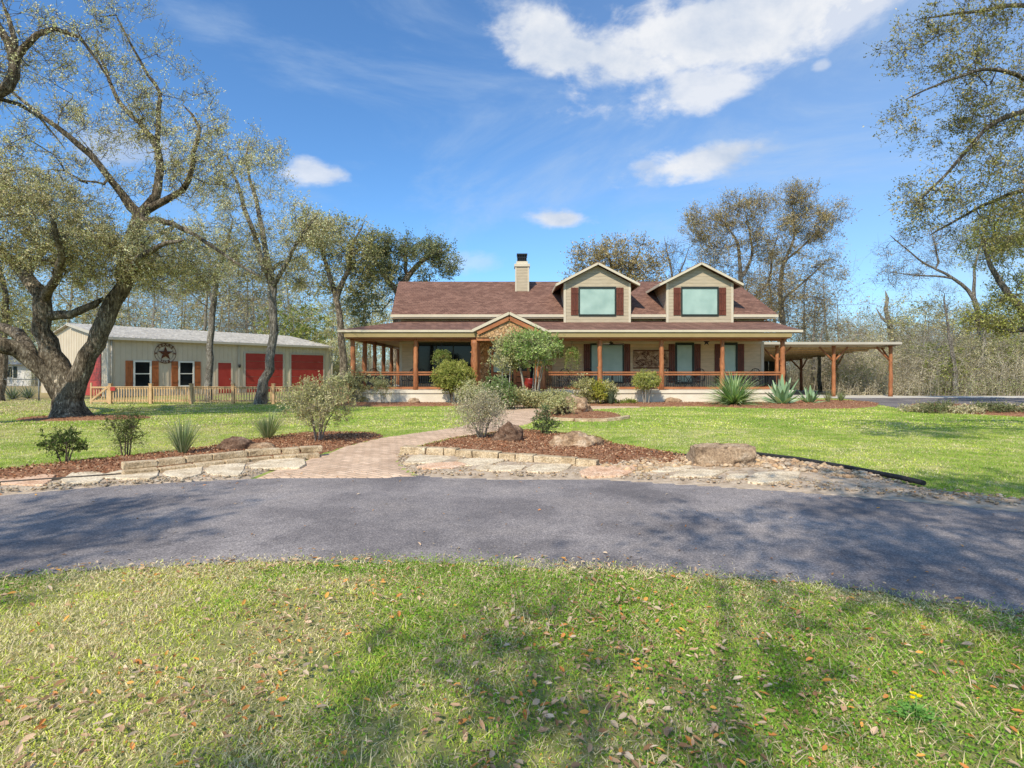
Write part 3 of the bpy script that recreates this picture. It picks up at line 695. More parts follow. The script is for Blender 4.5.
# fallen leaves on the near verge and on the drive
lv = NM()
def litter(nm, x, y, z, s, rng, cup=True):
    n = len(x); a = rng.random(n)*6.28; d = np.stack([np.cos(a), np.sin(a), .25*rng.normal(size=n)], 1); d = unit(d)
    sd = unit(np.cross(d, np.array([0, 0, 1.]))+np.stack([np.zeros(n), np.zeros(n), .35*rng.normal(size=n)], 1)); up = np.cross(sd, d)
    c = np.stack([x, y, z], 1); L = s[:, None]; W = L*(.3+.22*rng.random((n, 1))); h = L*(.05+.12*rng.random((n, 1)))
    v = np.stack([c-d*L/2, c-d*L*.1-sd*W/2+up*h, c+d*L/2+up*h*.4, c-d*L*.1+sd*W/2+up*h, c+up*0, c-d*L*.1+up*0], 1)
    v = np.stack([c-d*L/2, c-d*L*.18-sd*W*.5+up*h, c+d*L*.22-sd*W*.42+up*h, c+d*L/2+up*h*.5, c+d*L*.22+sd*W*.42+up*h, c-d*L*.18+sd*W*.5+up*h, c], 1).reshape(-1, 3)
    k = (np.arange(n)*7)[:, None, None]
    f = (k+np.array([[[0, 6, 1], [1, 6, 2], [2, 6, 3], [3, 6, 4], [4, 6, 5], [5, 6, 0]]])).reshape(-1, 3)
    pal = np.array([(.48, .31, .19), (.60, .42, .28), (.38, .21, .11), (.62, .48, .34), (.62, .26, .08), (.72, .36, .09), (.28, .18, .11), (.50, .39, .28)])
    col = pal[rng.choice(8, n, p=[.22, .19, .15, .09, .13, .07, .08, .07])]*(.75+.45*rng.random((n, 1)))
    nm.add(v, f, np.repeat(col, 7, 0))
x, y = wedge(10500, 1.8, 4.9, rng, 1.3, .5); k = (road_r(x, y) < R_IN+.1) & (rng.random(len(x)) < np.clip((fnoise(x*1.6+8, y*1.6)-.38)*3.0+.12*(x > 0), .12, 1)); x, y = x[k], y[k]
litter(lv, x, y, .022+.02*rng.random(len(x)), .014+.042*rng.random(len(x))**1.7, rng)
x, y = wedge(26000, 1.8, 4.8, rng, 1.3, .5); k = (road_r(x, y) < R_IN) & (rng.random(len(x)) < np.clip((fnoise(x*2.1+30, y*2.1)-.36)*3.2, .05, 1)); x, y = x[k], y[k]
litter(lv, x, y, .012+.02*rng.random(len(x)), .006+.012*rng.random(len(x)), rng)
a = rng.random(900)*math.pi; r_ = R_IN+.18*rng.normal(size=900); x = RC[0]+r_*np.cos(a); y = RC[1]+r_*np.sin(a); litter(lv, x, y, .016+.012*rng.random(900), .02+.03*rng.random(900), rng)
x, y = wedge(700, 3.4, 8.2, rng, 1.0, .8); k = (road_r(x, y) > R_IN) & (road_r(x, y) < R_OUT) & ((rng.random(len(x)) < .35) | (road_r(x, y) > R_OUT-.5)); x, y = x[k], y[k]; litter(lv, x, y, np.full(len(x), .018), .018+.028*rng.random(len(x)), rng)
a = .2+.9*rng.random(700); r_ = R_OUT+.05+.35*rng.random(700); litter(lv, RC[0]+r_*np.cos(a), RC[1]+r_*np.sin(a), .03+.012*rng.random(700), .025+.03*rng.random(700), rng)
a = rng.random(500)*math.pi; r_ = R_OUT+.2*rng.random(500); litter(lv, RC[0]+r_*np.cos(a), RC[1]+r_*np.sin(a), .04+.01*rng.random(500), .02+.025*rng.random(500), rng)
lv.build('fallen_leaves', M['litter'], label='dry brown and orange oak leaves fallen on the near verge and the drive', cat='fallen leaves', kind='stuff')

# ------------------------------------------------------------------ rocks
def rock(name, label, loc, size, mat, seed, flat=None, rotz=0., sub=5, amp=.28, cat='boulder', group=None):
    bm = bmesh.new(); bmesh.ops.create_icosphere(bm, subdivisions=sub, radius=1)
    o = Vector((seed*3.1, seed*1.7, seed*.9))
    for v in bm.verts:
        p = v.co.copy(); k = 1+amp*(mnoise.noise(p*1.3+o)*1.5+mnoise.noise(p*3.2+o)*.6+mnoise.noise(p*8+o)*.26+mnoise.noise(p*17+o)*.12)
        q = p*k
        if flat: q.z = min(q.z, flat+.06*mnoise.noise(p*5+o)); q.x = max(-.85, min(.85, q.x)); q.y = max(-.8, min(.8, q.y))
        q.z = max(q.z, -.45); v.co = Vector((q.x*size[0]/2, q.y*size[1]/2, (q.z+.25)*size[2]/1.15))
    bmesh.ops.rotate(bm, verts=bm.verts, cent=(0, 0, 0), matrix=Matrix.Rotation(rotz, 3, 'Z'))
    me = bpy.data.meshes.new(name); bm.to_mesh(me); bm.free(); me.materials.append(mat)
    for p in me.polygons: p.use_smooth = sub >= 4
    ob = link(bpy.data.objects.new(name, me)); ob.location = loc; return tag(ob, label, cat, group)
def at(px_, py_, z=0.): g = G(px_, py_); return (g[0], g[1], z)
rock('boulder', 'large flat topped grey and brown boulder lying alone on the stony verge', at(721, 466, .0), (1.14, .62, .47), M['boulder_grey'], 3, flat=.55, amp=.30)
rock('boulder', 'rugged tan boulder at the right end of the middle mulch bed', at(578, 449, .02), (.92, .6, .30), M['boulder'], 7, rotz=.2)
rock('boulder', 'dark brown boulder half hidden beside the feathery grey shrub', at(508, 444, .02), (.62, .5, .36), M['boulder_dark'], 5)
rock('boulder', 'rounded dark topped boulder behind the left ledge wall', at(236, 452.5, .03), (.62, .45, .24), M['boulder_dark'], 9, amp=.15)
rock('boulder', 'low tan boulder touching the dark topped one in the left bed', at(261, 452, .02), (.55, .4, .15), M['boulder'], 12, amp=.15)
rock('boulder', 'pale pitted boulder in the small round island bed', at(577, 414, .06), (1.1, .8, .52), M['boulder'], 15)
rock('boulder', 'smaller dark stone leaning on the pale boulder of the island bed', at(563, 416, .05), (.6, .5, .3), M['boulder_dark'], 17)
rock('boulder', 'low brown rock on the mulch near the porch slab, right of the ball shrub', at(673, 403.5, .03), (.9, .5, .22), M['boulder'], 19, amp=.15)
rock('boulder', 'small grey stone on the mulch under the left part of the porch', at(414, 404, .03), (.55, .4, .25), M['boulder_grey'], 21, amp=.15)

# ------------------------------------------------------------------ ledge walls of single blocks and flagstones
def block_bm(L, D, H, seed):
    rnd = random.Random(seed); mb = MB(); j = lambda s: rnd.uniform(-s, s)
    vs = []
    for z in (0, H):
        for yy in (-D/2, D/2):
            for xx in (-L/2, L/2): vs.append((xx+j(.014), yy+j(.014), z+(j(.008) if z else 0)))
    mb.add(vs, [(0, 2, 3, 1), (4, 5, 7, 6), (0, 1, 5, 4), (2, 6, 7, 3), (0, 4, 6, 2), (1, 3, 7, 5)]); return mb
def course(root, pts, lens, z, H, D, seed):
    pts = [Vector((*p, 0)) for p in pts]; seg = [(b-a).length for a, b in zip(pts, pts[1:])]; tot = sum(seg); sc_ = tot/sum(lens); s = 0
    def along(t):
        for a, b, l in zip(pts, pts[1:], seg):
            if t <= l: return a+(b-a)*(t/l), (b-a)
            t -= l
        return pts[-1], pts[-1]-pts[-2]
    for i, l in enumerate(lens):
        L = l*sc_; c, d = along(s+L/2); s += L; ang = math.atan2(d.y, d.x); rnd = random.Random(seed+i)
        mb = block_bm(L-.018, D*rnd.uniform(.85, 1.1), H*rnd.uniform(.9, 1.04), seed*50+i); ca, sa = math.cos(ang), math.sin(ang)
        mb.v = [(c.x+x*ca-y*sa, c.y+x*sa+y*ca, z+zz) for x, y, zz in mb.v]
        mb.build('stone_block', M['block'], root, bevel=.012)
w = thing('stone_ledge_wall', 'low two course wall of tan stone blocks edging the left mulch bed', 'stone wall', (*G(200, 468), 0), 'ledge walls edging the beds')
course(w, [G(122, 477.5), G(200, 469), G(262, 462), G(320, 458)], [.34, .36, .32, .30, .30, .28, .3], 0, .095, .2, 3)
course(w, [G(121, 476), G(200, 467.2), G(262, 460.5), G(322, 456.5)], [.38, .32, .33, .46, .22, .26, .26, .32], .097, .10, .2, 9)
w = thing('stone_ledge_wall', 'low single course wall of tan stone blocks edging the middle mulch bed', 'stone wall', (*G(500, 461), 0), 'ledge walls edging the beds')
course(w, [G(402, 454.5), G(450, 456.5), G(500, 460.5), G(560, 465), G(598, 468.5)], [27, 18, 13, 18, 27, 16, 18, 38, 19], 0, .15, .2, 23)
w = thing('stone_ledge_wall', 'thin curved edging of small stones in front of the round island bed', 'stone wall', (2.3, 17.0, 0), 'ledge walls edging the beds')
course(w, [(2.3+1.6*math.cos(a), 19.1+2.2*math.sin(a)) for a in np.arange(3.5, 6.3, .35)], [.5, .4, .6, .35, .5, .45, .55, .4], 0, .10, .16, 41)
mb = MB(); mb.bar((*G(-70, 493.5), .03), (*G(0, 486), .03), .06, .06); mb.bar((*G(0, 486), .03), (*G(121, 477.5), .03), .06, .06)
mb.build('bed_edging', M['dark_wood'], label='weathered brown landscape timber edging the far left of the mulch bed', cat='edging')

def flagstone(px0, px1, py0, py1, label, seed, orange=False, z=.03, group='flagstones laid between the ledge walls and the drive'):
    rnd = random.Random(seed); c = ((px0+px1)/2, (py0+py1)/2); pts = []
    n = 8
    for k in range(n):
        a = 2*math.pi*(k+rnd.uniform(-.25, .25))/n; q = rnd.uniform(.82, 1.12)
        ex = abs(math.cos(a))**.6*math.copysign(1, math.cos(a)); ey = abs(math.sin(a))**.6*math.copysign(1, math.sin(a))
        pts.append(G(c[0]+(px1-px0)/2*ex*q*.93-(ey*(px1-px0)*.12), c[1]+(py1-py0)/2*ey*q))
    cx = sum(p[0] for p in pts)/n; cy = sum(p[1] for p in pts)/n; pts.sort(key=lambda p: math.atan2(p[1]-cy, p[0]-cx))
    mb = MB(); mb.prism([(x-cx, y-cy) for x, y in pts], -.02, .02)
    o = mb.build('flagstone', M['flag_orange' if orange else 'flag'], bevel=.008); o.location = (cx, cy, z)
    o.rotation_euler = (rnd.uniform(-.015, .015), rnd.uniform(-.015, .015), 0)
    tag(o, label, 'flagstone', group)
FS = [(-45, -4, 482, 492, 'pale flagstone nearest the left picture edge', 0), (-3, 58, 477, 488.5, 'orange tinted flagstone at the left end of the row beside the drive', 1),
      (61, 106, 474.5, 487, 'rounded pale flagstone right of the orange tinted one', 0), (101, 164, 471, 483, 'largest pale flagstone in front of the left ledge wall', 0),
      (164, 203, 467, 481.5, 'squarish flagstone below the spiky grass clump', 0), (205, 248, 465, 478.5, 'whitish flagstone in front of the two left boulders', 0),
      (251, 307, 460, 472, 'grey topped flagstone touching the brick path on its left side', 0),
      (403, 452, 457.5, 466, 'pale flagstone in the curved gravel corner right of the brick path', 0), (418, 466, 465, 471.5, 'small orange flagstone below the pale corner one', 1),
      (453, 505, 461, 468, 'long thin pale flagstone below the middle ledge wall', 0), (472, 528, 467.5, 474, 'cracked tan flagstone nearer the drive under the middle wall', 0),
      (522, 574, 466.5, 475, 'bright cream flagstone below the longest wall block', 0), (576, 637, 468.5, 479, 'broad orange brown flagstone below the mulch corner', 1),
      (637, 690, 468.5, 475.5, 'light flagstone directly left of the big boulder front', 0), (670, 728, 472, 480.5, 'pale grey flagstone in front of the large flat boulder', 0),
      (726, 748, 476.5, 482.5, 'small white flagstone between two long ones on the right', 0), (745, 802, 474.5, 486, 'long sandy flagstone at the right end of the row', 0)]
for i, q in enumerate(FS): flagstone(q[0], q[1], q[2], q[3], q[4], 100+i, q[5])

pp = [P(*G(a, b)[:0], *(0, 0, 1)) if 0 else (*G(a, b), .07) for a, b in ((748, 457), (757, 458), (800, 463.5), (850, 472.5), (900, 482.5), (924, 488.5))]
mb = MB(); mb.tube(pp, .035, 8); mb.build('drain_pipe', M['pipe'], label='black corrugated drain pipe lying along the lawn edge by the stony verge', cat='pipe')
pp = [(*G(a, b), .05) for a, b in ((600, 449), (640, 454), (690, 458.5))]
mb = MB(); mb.tube(pp, .022, 8); mb.build('bed_edging', M['pipe'], label='thin black edging strip between the lawn and the middle mulch bed', cat='edging')
# ------------------------------------------------------------------ the house
PF = .63                                        # porch floor height
H = thing('ranch_house', 'long tan ranch house with red brown roof, two dormers and a cedar post porch', 'house', (3.0, 30, 0))
YP, YW = 27.0, 29.7
b = MB(); b.box(-7.95, 13.35, 26.75, 38.6, -.1, PF); b.box(-8.05, 13.45, 26.70, 26.75, PF-.14, PF+.01); b.build('porch_slab', M['concrete'], H)
b = MB(); b.box(-5.9, 13.3, YW, 38.5, PF-.05, 4.40); b.add([(-5.9, YW+.2, 4.3), (-5.9, 33.2, 6.7), (-5.9, 38.3, 4.3)], [(0, 1, 2)]); wl = b.build('wall', M['siding_porch'], H)
b = MB()
b.box(-5.97, -5.83, YW-.02, YW+.1, PF, 3.1); b.box(13.2, 13.36, YW-.02, YW+.1, PF, 3.1); b.box(-5.83, 13.2, YW-.02, YW, 3.0, 3.12); b.build('corner_trim', M['cream'], H)
# main roof (front slope, back slope)
def roofslab(mb, a, b_, c, d, t=.12): mb.slab([a, b_, c, d], t)
b = MB(); roofslab(b, (-6.31, 29.2, 4.52), (13.85, 29.2, 4.52), (13.2, 33.2, 6.86), (-6.72, 33.2, 6.86))
roofslab(b, (-6.72, 33.2, 6.86), (13.2, 33.2, 6.86), (13.85, 38.9, 4.0), (-6.31, 38.9, 4.0)); b.build('main_roof', M['shingle'], H)
b = MB(); b.slab([(13.84, 29.25, 4.40), (13.84, 38.8, 3.9), (13.2, 33.2, 6.74)], (-.1, 0, 0)); b.build('gable_end', M['siding'], H)
b = MB(); b.box(-6.33, 13.87, 29.15, 29.19, 4.36, 4.50); 
b.box(-6.33, 13.87, 29.19, YW, 4.30, 4.33); b.build('fascia', M['cream'], H)
# porch roof
XL, XR, YE = -8.22, 13.72, 26.5
ze = 3.50; zt = 4.22
b = MB(); b.slab([(XL, YE, ze), (XR, YE, ze), (XR-.15, YW+.05, zt), (-5.6, YW+.05, zt)], .10)
b.slab([(XL, 39.0, ze), (XL, YE, ze), (-5.6, YW+.05, zt), (-5.6, 39.0, zt)], .10); b.build('porch_roof', M['shingle'], H)
b = MB(); b.box(XL-.03, XR+.03, YE-.06, YE-.01, 3.385, 3.49); b.box(XL-.06, XL-.01, YE-.01, 39.0, 3.385, 3.49); b.box(XR-.02, XR+.03, YE, YW, 3.385, 3.49); b.build('porch_fascia', M['cream'], H)
b = MB(); b.box(-7.95, 13.25, 26.50, 26.56, 3.15, 3.352); b.box(-7.86, -7.80, 26.92, 38.6, 3.14, 3.36)
b.slab([(XL, YE, 3.372), (XR, YE, 3.372), (XR, 26.92, 3.372), (XL, 26.92, 3.372)], .012); b.build('frieze', M['olive_trim'], H)
b = MB(); b.box(-7.93, 13.23, 26.58, 27.12, 3.09, 3.15); b.box(-7.80, 13.18, 26.93, 27.10, 3.0, 3.09); b.box(-7.79, -7.6, 27.11, 38.5, 3.02, 3.22); b.build('porch_beam', M['cedar_beam'], H)
b = MB(); b.box(-7.6, 13.2, 27.11, YW-.01, 3.16, 3.2); b.box(-7.6, -5.92, YW, 38.5, 3.16, 3.2); b.build('porch_ceiling', M['ceiling'], H)
# log posts
def logpost(x, y, z0, z1, r, seed, parent, name='post', mat='cedar'):
    rnd = random.Random(seed); pts = []; rs = []; n = 14
    for i in range(n):
        t = i/(n-1); pts.append((x+rnd.uniform(-.012, .012), y+rnd.uniform(-.012, .012), z0+(z1-z0)*t)); rs.append(r*rnd.uniform(.86, 1.08)*(1.06-.12*t))
    mb = MB(); mb.tube(pts, rs, 10); 
    for k in range(3):
        z = rnd.uniform(z0+.3, z1-.3); a = rnd.uniform(0, 6.28); mb.tube([(x, y, z), (x+math.cos(a)*(r+.03), y+math.sin(a)*(r+.03), z+.03)], [r*.4, r*.2], 6)
    return mb.build(name, M[mat], parent)
PX = [-7.67, -4.64, -1.69, 1.27, 4.24, 7.21, 10.14, 13.04]
for i, x in enumerate(PX): logpost(x, 27.0, PF+(.0), 3.16, .118 if i not in (2, 3) else .17, 50+i, H)
for i in range(5): logpost(-7.67, 29.15+2.15*i, PF, 3.16, .12, 70+i, H)
# rails
def railing(a, b_, seed, gap=None):
    a = Vector(a); b_ = Vector(b_); d = (b_-a).normalized(); L = (b_-a).length; u = Vector((0, 0, 1))
    m = MB(); m.bar(a+u*.86, b_+u*.86, .16, .06); m.bar(a+u*.76, b_+u*.76, .06, .10); m.bar(a+u*.10, b_+u*.10, .07, .11)
    rl = m.build('railing', M['cedar_light'], H)
    m = MB()
    for t in (.36, .64): p = a+d*L*t; m.bar(p+u*.155, p+u*.71, .035, .035)
    n = int(L/.105)
    for k in range(1, n):
        t = k/n
        if .36 < t < .64: continue
        p = a+d*L*t; m.bar(p+u*.155, p+u*.71, .022, .022)
    p0, p1 = a+d*L*.375, a+d*L*.625; pm_ = (p0+p1)/2
    for q0, q1 in ((p0, pm_), (pm_, p1)):
        m.bar(q0+u*.16, q1+u*.70, .034, .034); m.bar(q0+u*.70, q1+u*.16, .034, .034)
        c = (q0+q1)/2; h = (q1-q0)*.3
        m.bar(c-h+u*.43, c+u*.60, .018, .018); m.bar(c+u*.60, c+h+u*.43, .018, .018); m.bar(c+h+u*.43, c+u*.26, .018, .018); m.bar(c+u*.26, c-h+u*.43, .018, .018)
    m.bar(pm_+u*.155, pm_+u*.71, .035, .035); m.build('baluster_panel', M['black_iron'], rl)
for i in range(7):
    if i == 2: continue
    railing((PX[i]+.12, YP, PF), (PX[i+1]-.12, YP, PF), i)
for i in range(4): railing((-7.67, 27.12+2.15*i, PF), (-7.67, 29.03+2.15*i, PF), 20+i)
railing((13.04, 27.1, PF), (13.04, YW-.05, PF), 30)
# windows
def window(x0, x1, z0, z1, y, parent, glass='blind', frame='dark_frame', sh=None, shm='shutter', fw=.07, mid=None, meet=None):
    m = MB(); m.box(x0-fw, x1+fw, y-.05, y-.002, z1, z1+fw*1.4); m.box(x0-fw, x1+fw, y-.06, y-.002, z0-fw*1.2, z0)
    m.box(x0-fw, x0, y-.05, y-.002, z0, z1); m.box(x1, x1+fw, y-.05, y-.002, z0, z1)
    if meet: m.box(x0, x1, y-.04, y-.006, z0+(z1-z0)*meet-.025, z0+(z1-z0)*meet+.025)
    if mid:
        for q in mid: xm = x0+(x1-x0)*q; m.box(xm-.03, xm+.03, y-.045, y-.006, z0, z1)
    f = m.build('window', M[frame], parent, bevel=.004)
    g = MB(); g.box(x0, x1, y-.012, y-.004, z0, z1); g.build('blind' if glass == 'blind' else 'pane', M[glass], f)
    if sh:
        for s in (-1, 1):
            a = x0-fw-.015-sh if s < 0 else x1+fw+.015; m = MB()
            for k in range(3): m.box(a+sh/3*k+.006, a+sh/3*(k+1)-.006, y-.035, y-.003, z0-.05, z1+.06)
            for zz in (.14, .80): m.box(a+.01, a+sh-.01, y-.055, y-.036, z0+(z1-z0)*zz, z0+(z1-z0)*zz+.1)
            m.build('shutter', M[shm], parent, bevel=.003)
    return f
wx = lambda p: (p-512)*YW/F
window(wx(591.5), wx(622.5), .98, 2.92, YW, H, sh=.33)
window(wx(677), wx(692), .98, 2.92, YW, H, sh=.34, fw=.1)
window(wx(723), wx(735.5), .98, 2.92, YW, H, sh=.34, fw=.1)
window(wx(419), wx(471), 1.0, 2.95, YW, H, glass='glass', mid=[.33, .66], fw=.09)
m = MB(); m.box(wx(413.5), wx(417.2), YW-.06, YW-.003, PF+.02, 3.0); m.build('wall_post', M['cedar_beam'], H); m = MB(); m.box(wx(474.8), wx(478), YW-.06, YW-.003, PF+.02, 3.0); m.build('wall_post', M['cedar_beam'], H)
# side wall windows on the west porch
for y0 in (31.5, 34.6):
    m = MB(); m.box(-5.95, -5.902, y0, y0+1.6, 1.1, 2.9); f = m.build('window', M['dark_frame'], H); m = MB(); m.box(-5.965, -5.951, y0+.08, y0+1.52, 1.18, 2.82); m.build('pane', M['glass'], f)
# stone entry with glazed cedar door
m = MB(); m.box(wx(480), wx(489.5), YW-.12, YW-.003, PF, 3.05); m.box(wx(546), wx(552), YW-.12, YW-.003, PF, 3.05); m.box(wx(489.5), wx(546), YW-.12, YW-.003, 2.86, 3.05); m.build('stone_facing', M['stone_face'], H)
m = MB(); m.box(wx(489.6), wx(545.9), YW-.03, YW-.003, PF, 2.85); m.build('entry_glazing', M['glass'], H)
m = MB(); x0, x1 = wx(491), wx(512)
m.box(x0, x0+.13, YW-.1, YW-.035, PF, 2.72); m.box(x1-.13, x1, YW-.1, YW-.035, PF, 2.72); m.box(x0+.13, x1-.13, YW-.1, YW-.035, 2.58, 2.72); m.box(x0+.13, x1-.13, YW-.1, YW-.035, PF, .85); m.box(x0+.13, x1-.13, YW-.09, YW-.035, 1.35, 1.47)
for xx in (wx(513.5), wx(527)): m.box(xx, xx+.16, YW-.1, YW-.035, PF, 2.72)
for k in range(3): m.box(x1+.25, wx(527)-.01, YW-.08, YW-.035, PF+.0+k*.32, PF+.28+k*.32)
d = m.build('door', M['cedar_light'], H, bevel=.005); m = MB(); m.box(x0+.14, x1-.14, YW-.075, YW-.06, 1.5, 2.56); m.build('pane', M['blind'], d)
m = MB(); m.tube([(x1-.2, YW-.14, 1.5), (x1-.2, YW-.14, 1.75)], .018, 6); m.build('handle', M['black_iron'], d)
# entry gable over the steps
gy = 26.30; gx = -.13
gl, grr, gp = -1.78, 1.52, 4.36
m = MB(); m.slab([(gl-.05, gy, 3.53), (gx, gy, gp), (gx, 30.2, gp), (gl-.05, 30.2, 3.53)], .1); m.slab([(gx, gy, gp), (grr+.05, gy, 3.53), (grr+.05, 30.2, 3.53), (gx, 30.2, gp)], .1)
eg = m.build('entry_gable', M['shingle'], H)
m = MB(); m.bar((gl-.08, gy-.03, 3.44), (gx, gy-.03, gp-.10), .05, .13); m.bar((gx, gy-.03, gp-.10), (grr+.08, gy-.03, 3.44), .05, .13); m.build('rake_board', M['cream'], eg)
m = MB(); m.bar((gl+.15, gy+.05, 3.34), (gx, gy+.05, gp-.32), .08, .2); m.bar((gx, gy+.05, gp-.32), (grr-.15, gy+.05, 3.34), .08, .2); m.build('rafter', M['cedar_beam'], eg)
m = MB(); m.slab([(gl+.12, gy+.10, 3.135), (grr-.12, gy+.10, 3.135), (grr-.12, gy+.10, 3.42), (gx, gy+.10, 4.17), (gl+.12, gy+.10, 3.42)], (0, .2, 0)); m.build('stone_gable', M['stone_face'], eg)
m = MB(); m.box(gl+.1, grr-.1, gy+.16, gy+.5, 2.98, 3.13); m.build('lintel', M['cedar'], eg)
logpost(-1.78, 26.6, PF, 3.02, .17, 91, H); logpost(1.42, 26.6, PF, 3.02, .17, 92, H)
# front steps
m = MB(); m.box(-1.1, 1.0, 26.3, 26.69, -.05, .42); m.box(-1.2, 1.1, 25.92, 26.29, -.05, .21); m.build('step', M['concrete'], H, bevel=.01)
# chimney
m = MB(); m.box(.20, .95, 31.9, 32.65, 5.7, 7.55); ch = m.build('chimney', M['siding'], H)
m = MB()
for (xx, yy) in ((.18, 31.88), (.89, 31.88)): m.box(xx, xx+.09, yy, yy+.09, 5.6, 7.5)
m.box(.13, 1.02, 31.83, 32.72, 7.5, 7.66); m.box(.24, .91, 31.94, 32.61, 7.66, 7.82); m.build('cap', M['cream'], ch, bevel=.01)
m = MB(); m.box(.29, .86, 31.99, 32.56, 7.82, 7.86)
for k in range(6): m.box(.30+k*.102, .33+k*.102, 32.0, 32.03, 7.86, 8.22); m.box(.30+k*.102, .33+k*.102, 32.52, 32.55, 7.86, 8.22)
m.box(.32, .83, 32.1, 32.45, 7.86, 8.2); m.box(.27, .88, 31.97, 32.58, 8.2, 8.27); m.box(.28, .87, 31.975, 31.995, 8.02, 8.06); m.build('flue_guard', M['black_iron'], ch)
# dormers
def dormer(cx):
    yf, yb = 29.12, 34.8; hw = 1.685; ez, pz, ow = 6.06, 7.19, 2.13
    m = MB(); m.slab([(cx-hw, yf, 4.05), (cx+hw, yf, 4.05), (cx+hw, yf, 6.15), (cx, yf, 7.03), (cx-hw, yf, 6.15)], (0, yb-yf, 0)); D = m.build('dormer', M['siding'], H)
    m = MB(); sl = (pz-ez)/ow
    for s in (-1, 1): m.slab([(cx, yf-.28, pz), (cx+s*ow, yf-.28, ez), (cx+s*ow, yb+.1, ez), (cx, yb+.1, pz)] if s > 0 else [(cx+s*ow, yf-.28, ez), (cx, yf-.28, pz), (cx, yb+.1, pz), (cx+s*ow, yb+.1, ez)], .09)
    m.build('dormer_roof', M['shingle'], D)
    m = MB()
    for s in (-1, 1):
        m.bar((cx+s*(ow+.02), yf-.31, ez-.07), (cx, yf-.31, pz-.10), .05, .11); m.box(cx+s*(ow+.02)-.025, cx+s*(ow+.02)+.025, yf-.28, 32.2, ez-.13, ez)
        m.slab([(cx+s*(ow-.01), yf-.28, ez-.09), (cx+s*(hw+.01), yf-.28, ez-.09+sl*.45), (cx+s*(hw+.01), yf-.003, ez-.09+sl*.45), (cx+s*(ow-.01), yf-.003, ez-.09)][::s], .015)
        m.box(cx+s*hw-.06, cx+s*hw+.06, yf-.03, yf+.06, 4.06, 6.12)
    m.build('dormer_trim', M['cream'], D)
    x0 = cx-.905; f = window(x0, x0+1.81, 4.5, 5.83, yf, D, sh=.38, fw=.07)
dormer(4.43); dormer(9.76)
# low return eave at the right of the porch
m = MB(); m.box(13.3, 14.1, 29.35, 29.5, 3.9, 4.05); m.build('gutter', M['cream'], H)

# ---- loose things on the porch
m = MB(); x0, x1 = wx(633), wx(668.5); m.box(x0, x1, YW-.06, YW-.02, 1.72, 2.62); rt = m.build('wall_panel', M['boulder'], bevel=.01)
tag(rt, 'wide carved reddish wall panel between two shuttered porch windows', 'wall art')
wa = MB(); rnd = random.Random(4)
for k in range(46):
    cx = rnd.uniform(x0+.15, x1-.15); cz = rnd.uniform(1.82, 2.52); a = rnd.uniform(0, 3.14); l = rnd.uniform(.06, .16); wa.bar((cx-l*math.cos(a), YW-.075, cz-l*math.sin(a)), (cx+l*math.cos(a), YW-.075, cz+l*math.sin(a)), .03, .03)
wa.box(x0, x1, YW-.085, YW-.06, 1.68, 1.74); wa.box(x0, x1, YW-.085, YW-.06, 2.6, 2.66); o = wa.build('carved_relief', M['rust']); o.parent = rt
st = P(706.5, 342, 28.2)
def star2d(c, r, r2, y, m):
    pts = []
    for k in range(10):
        a = math.pi/2+k*math.pi/5; q = r if k % 2 == 0 else r2; pts.append((c[0]+q*math.cos(a), c[2]+q*math.sin(a)))
    n = 10; vs = [(x, y, z) for x, z in pts]+[(c[0], y-.05, c[2])]; m.add(vs, [(i, n, (i+1) % n) for i in range(n)]+[tuple(range(n-1, -1, -1))])
m = MB(); star2d(st, .2, .08, st[1], m); m.bar((st[0], st[1], st[2]+.18), (st[0], st[1], 3.16), .012, .012); m.build('hanging_star', M['black_iron'], label='dark metal star hanging from the porch ceiling near the right windows', cat='ornament')
fan = thing('ceiling_fan', 'ceiling fan with pale blades hanging above the widest porch window', 'ceiling fan', P(611, 338, 28.3))
m = MB(); fl = fan.location; m.tube([(fl.x, fl.y, 3.16), (fl.x, fl.y, 3.0)], .02, 6); m.lathe((fl.x, fl.y, 2.86), [(.0, 0), (.1, .01), (.13, .07), (.1, .14), (.0, .15)], 12); m.build('motor', M['black_iron'], fan)
for k in range(5):
    a = k*1.2566+.3; c, s = math.cos(a), math.sin(a); m = MB(); m.slab([(fl.x+c*.16-s*.05, fl.y+s*.16+c*.05, 2.95), (fl.x+c*.72-s*.07, fl.y+s*.72+c*.07, 2.95), (fl.x+c*.72+s*.07, fl.y+s*.72-c*.07, 2.92), (fl.x+c*.16+s*.05, fl.y+s*.16-c*.05, 2.92)], .012); m.build('blade', M['white_fan'], fan)
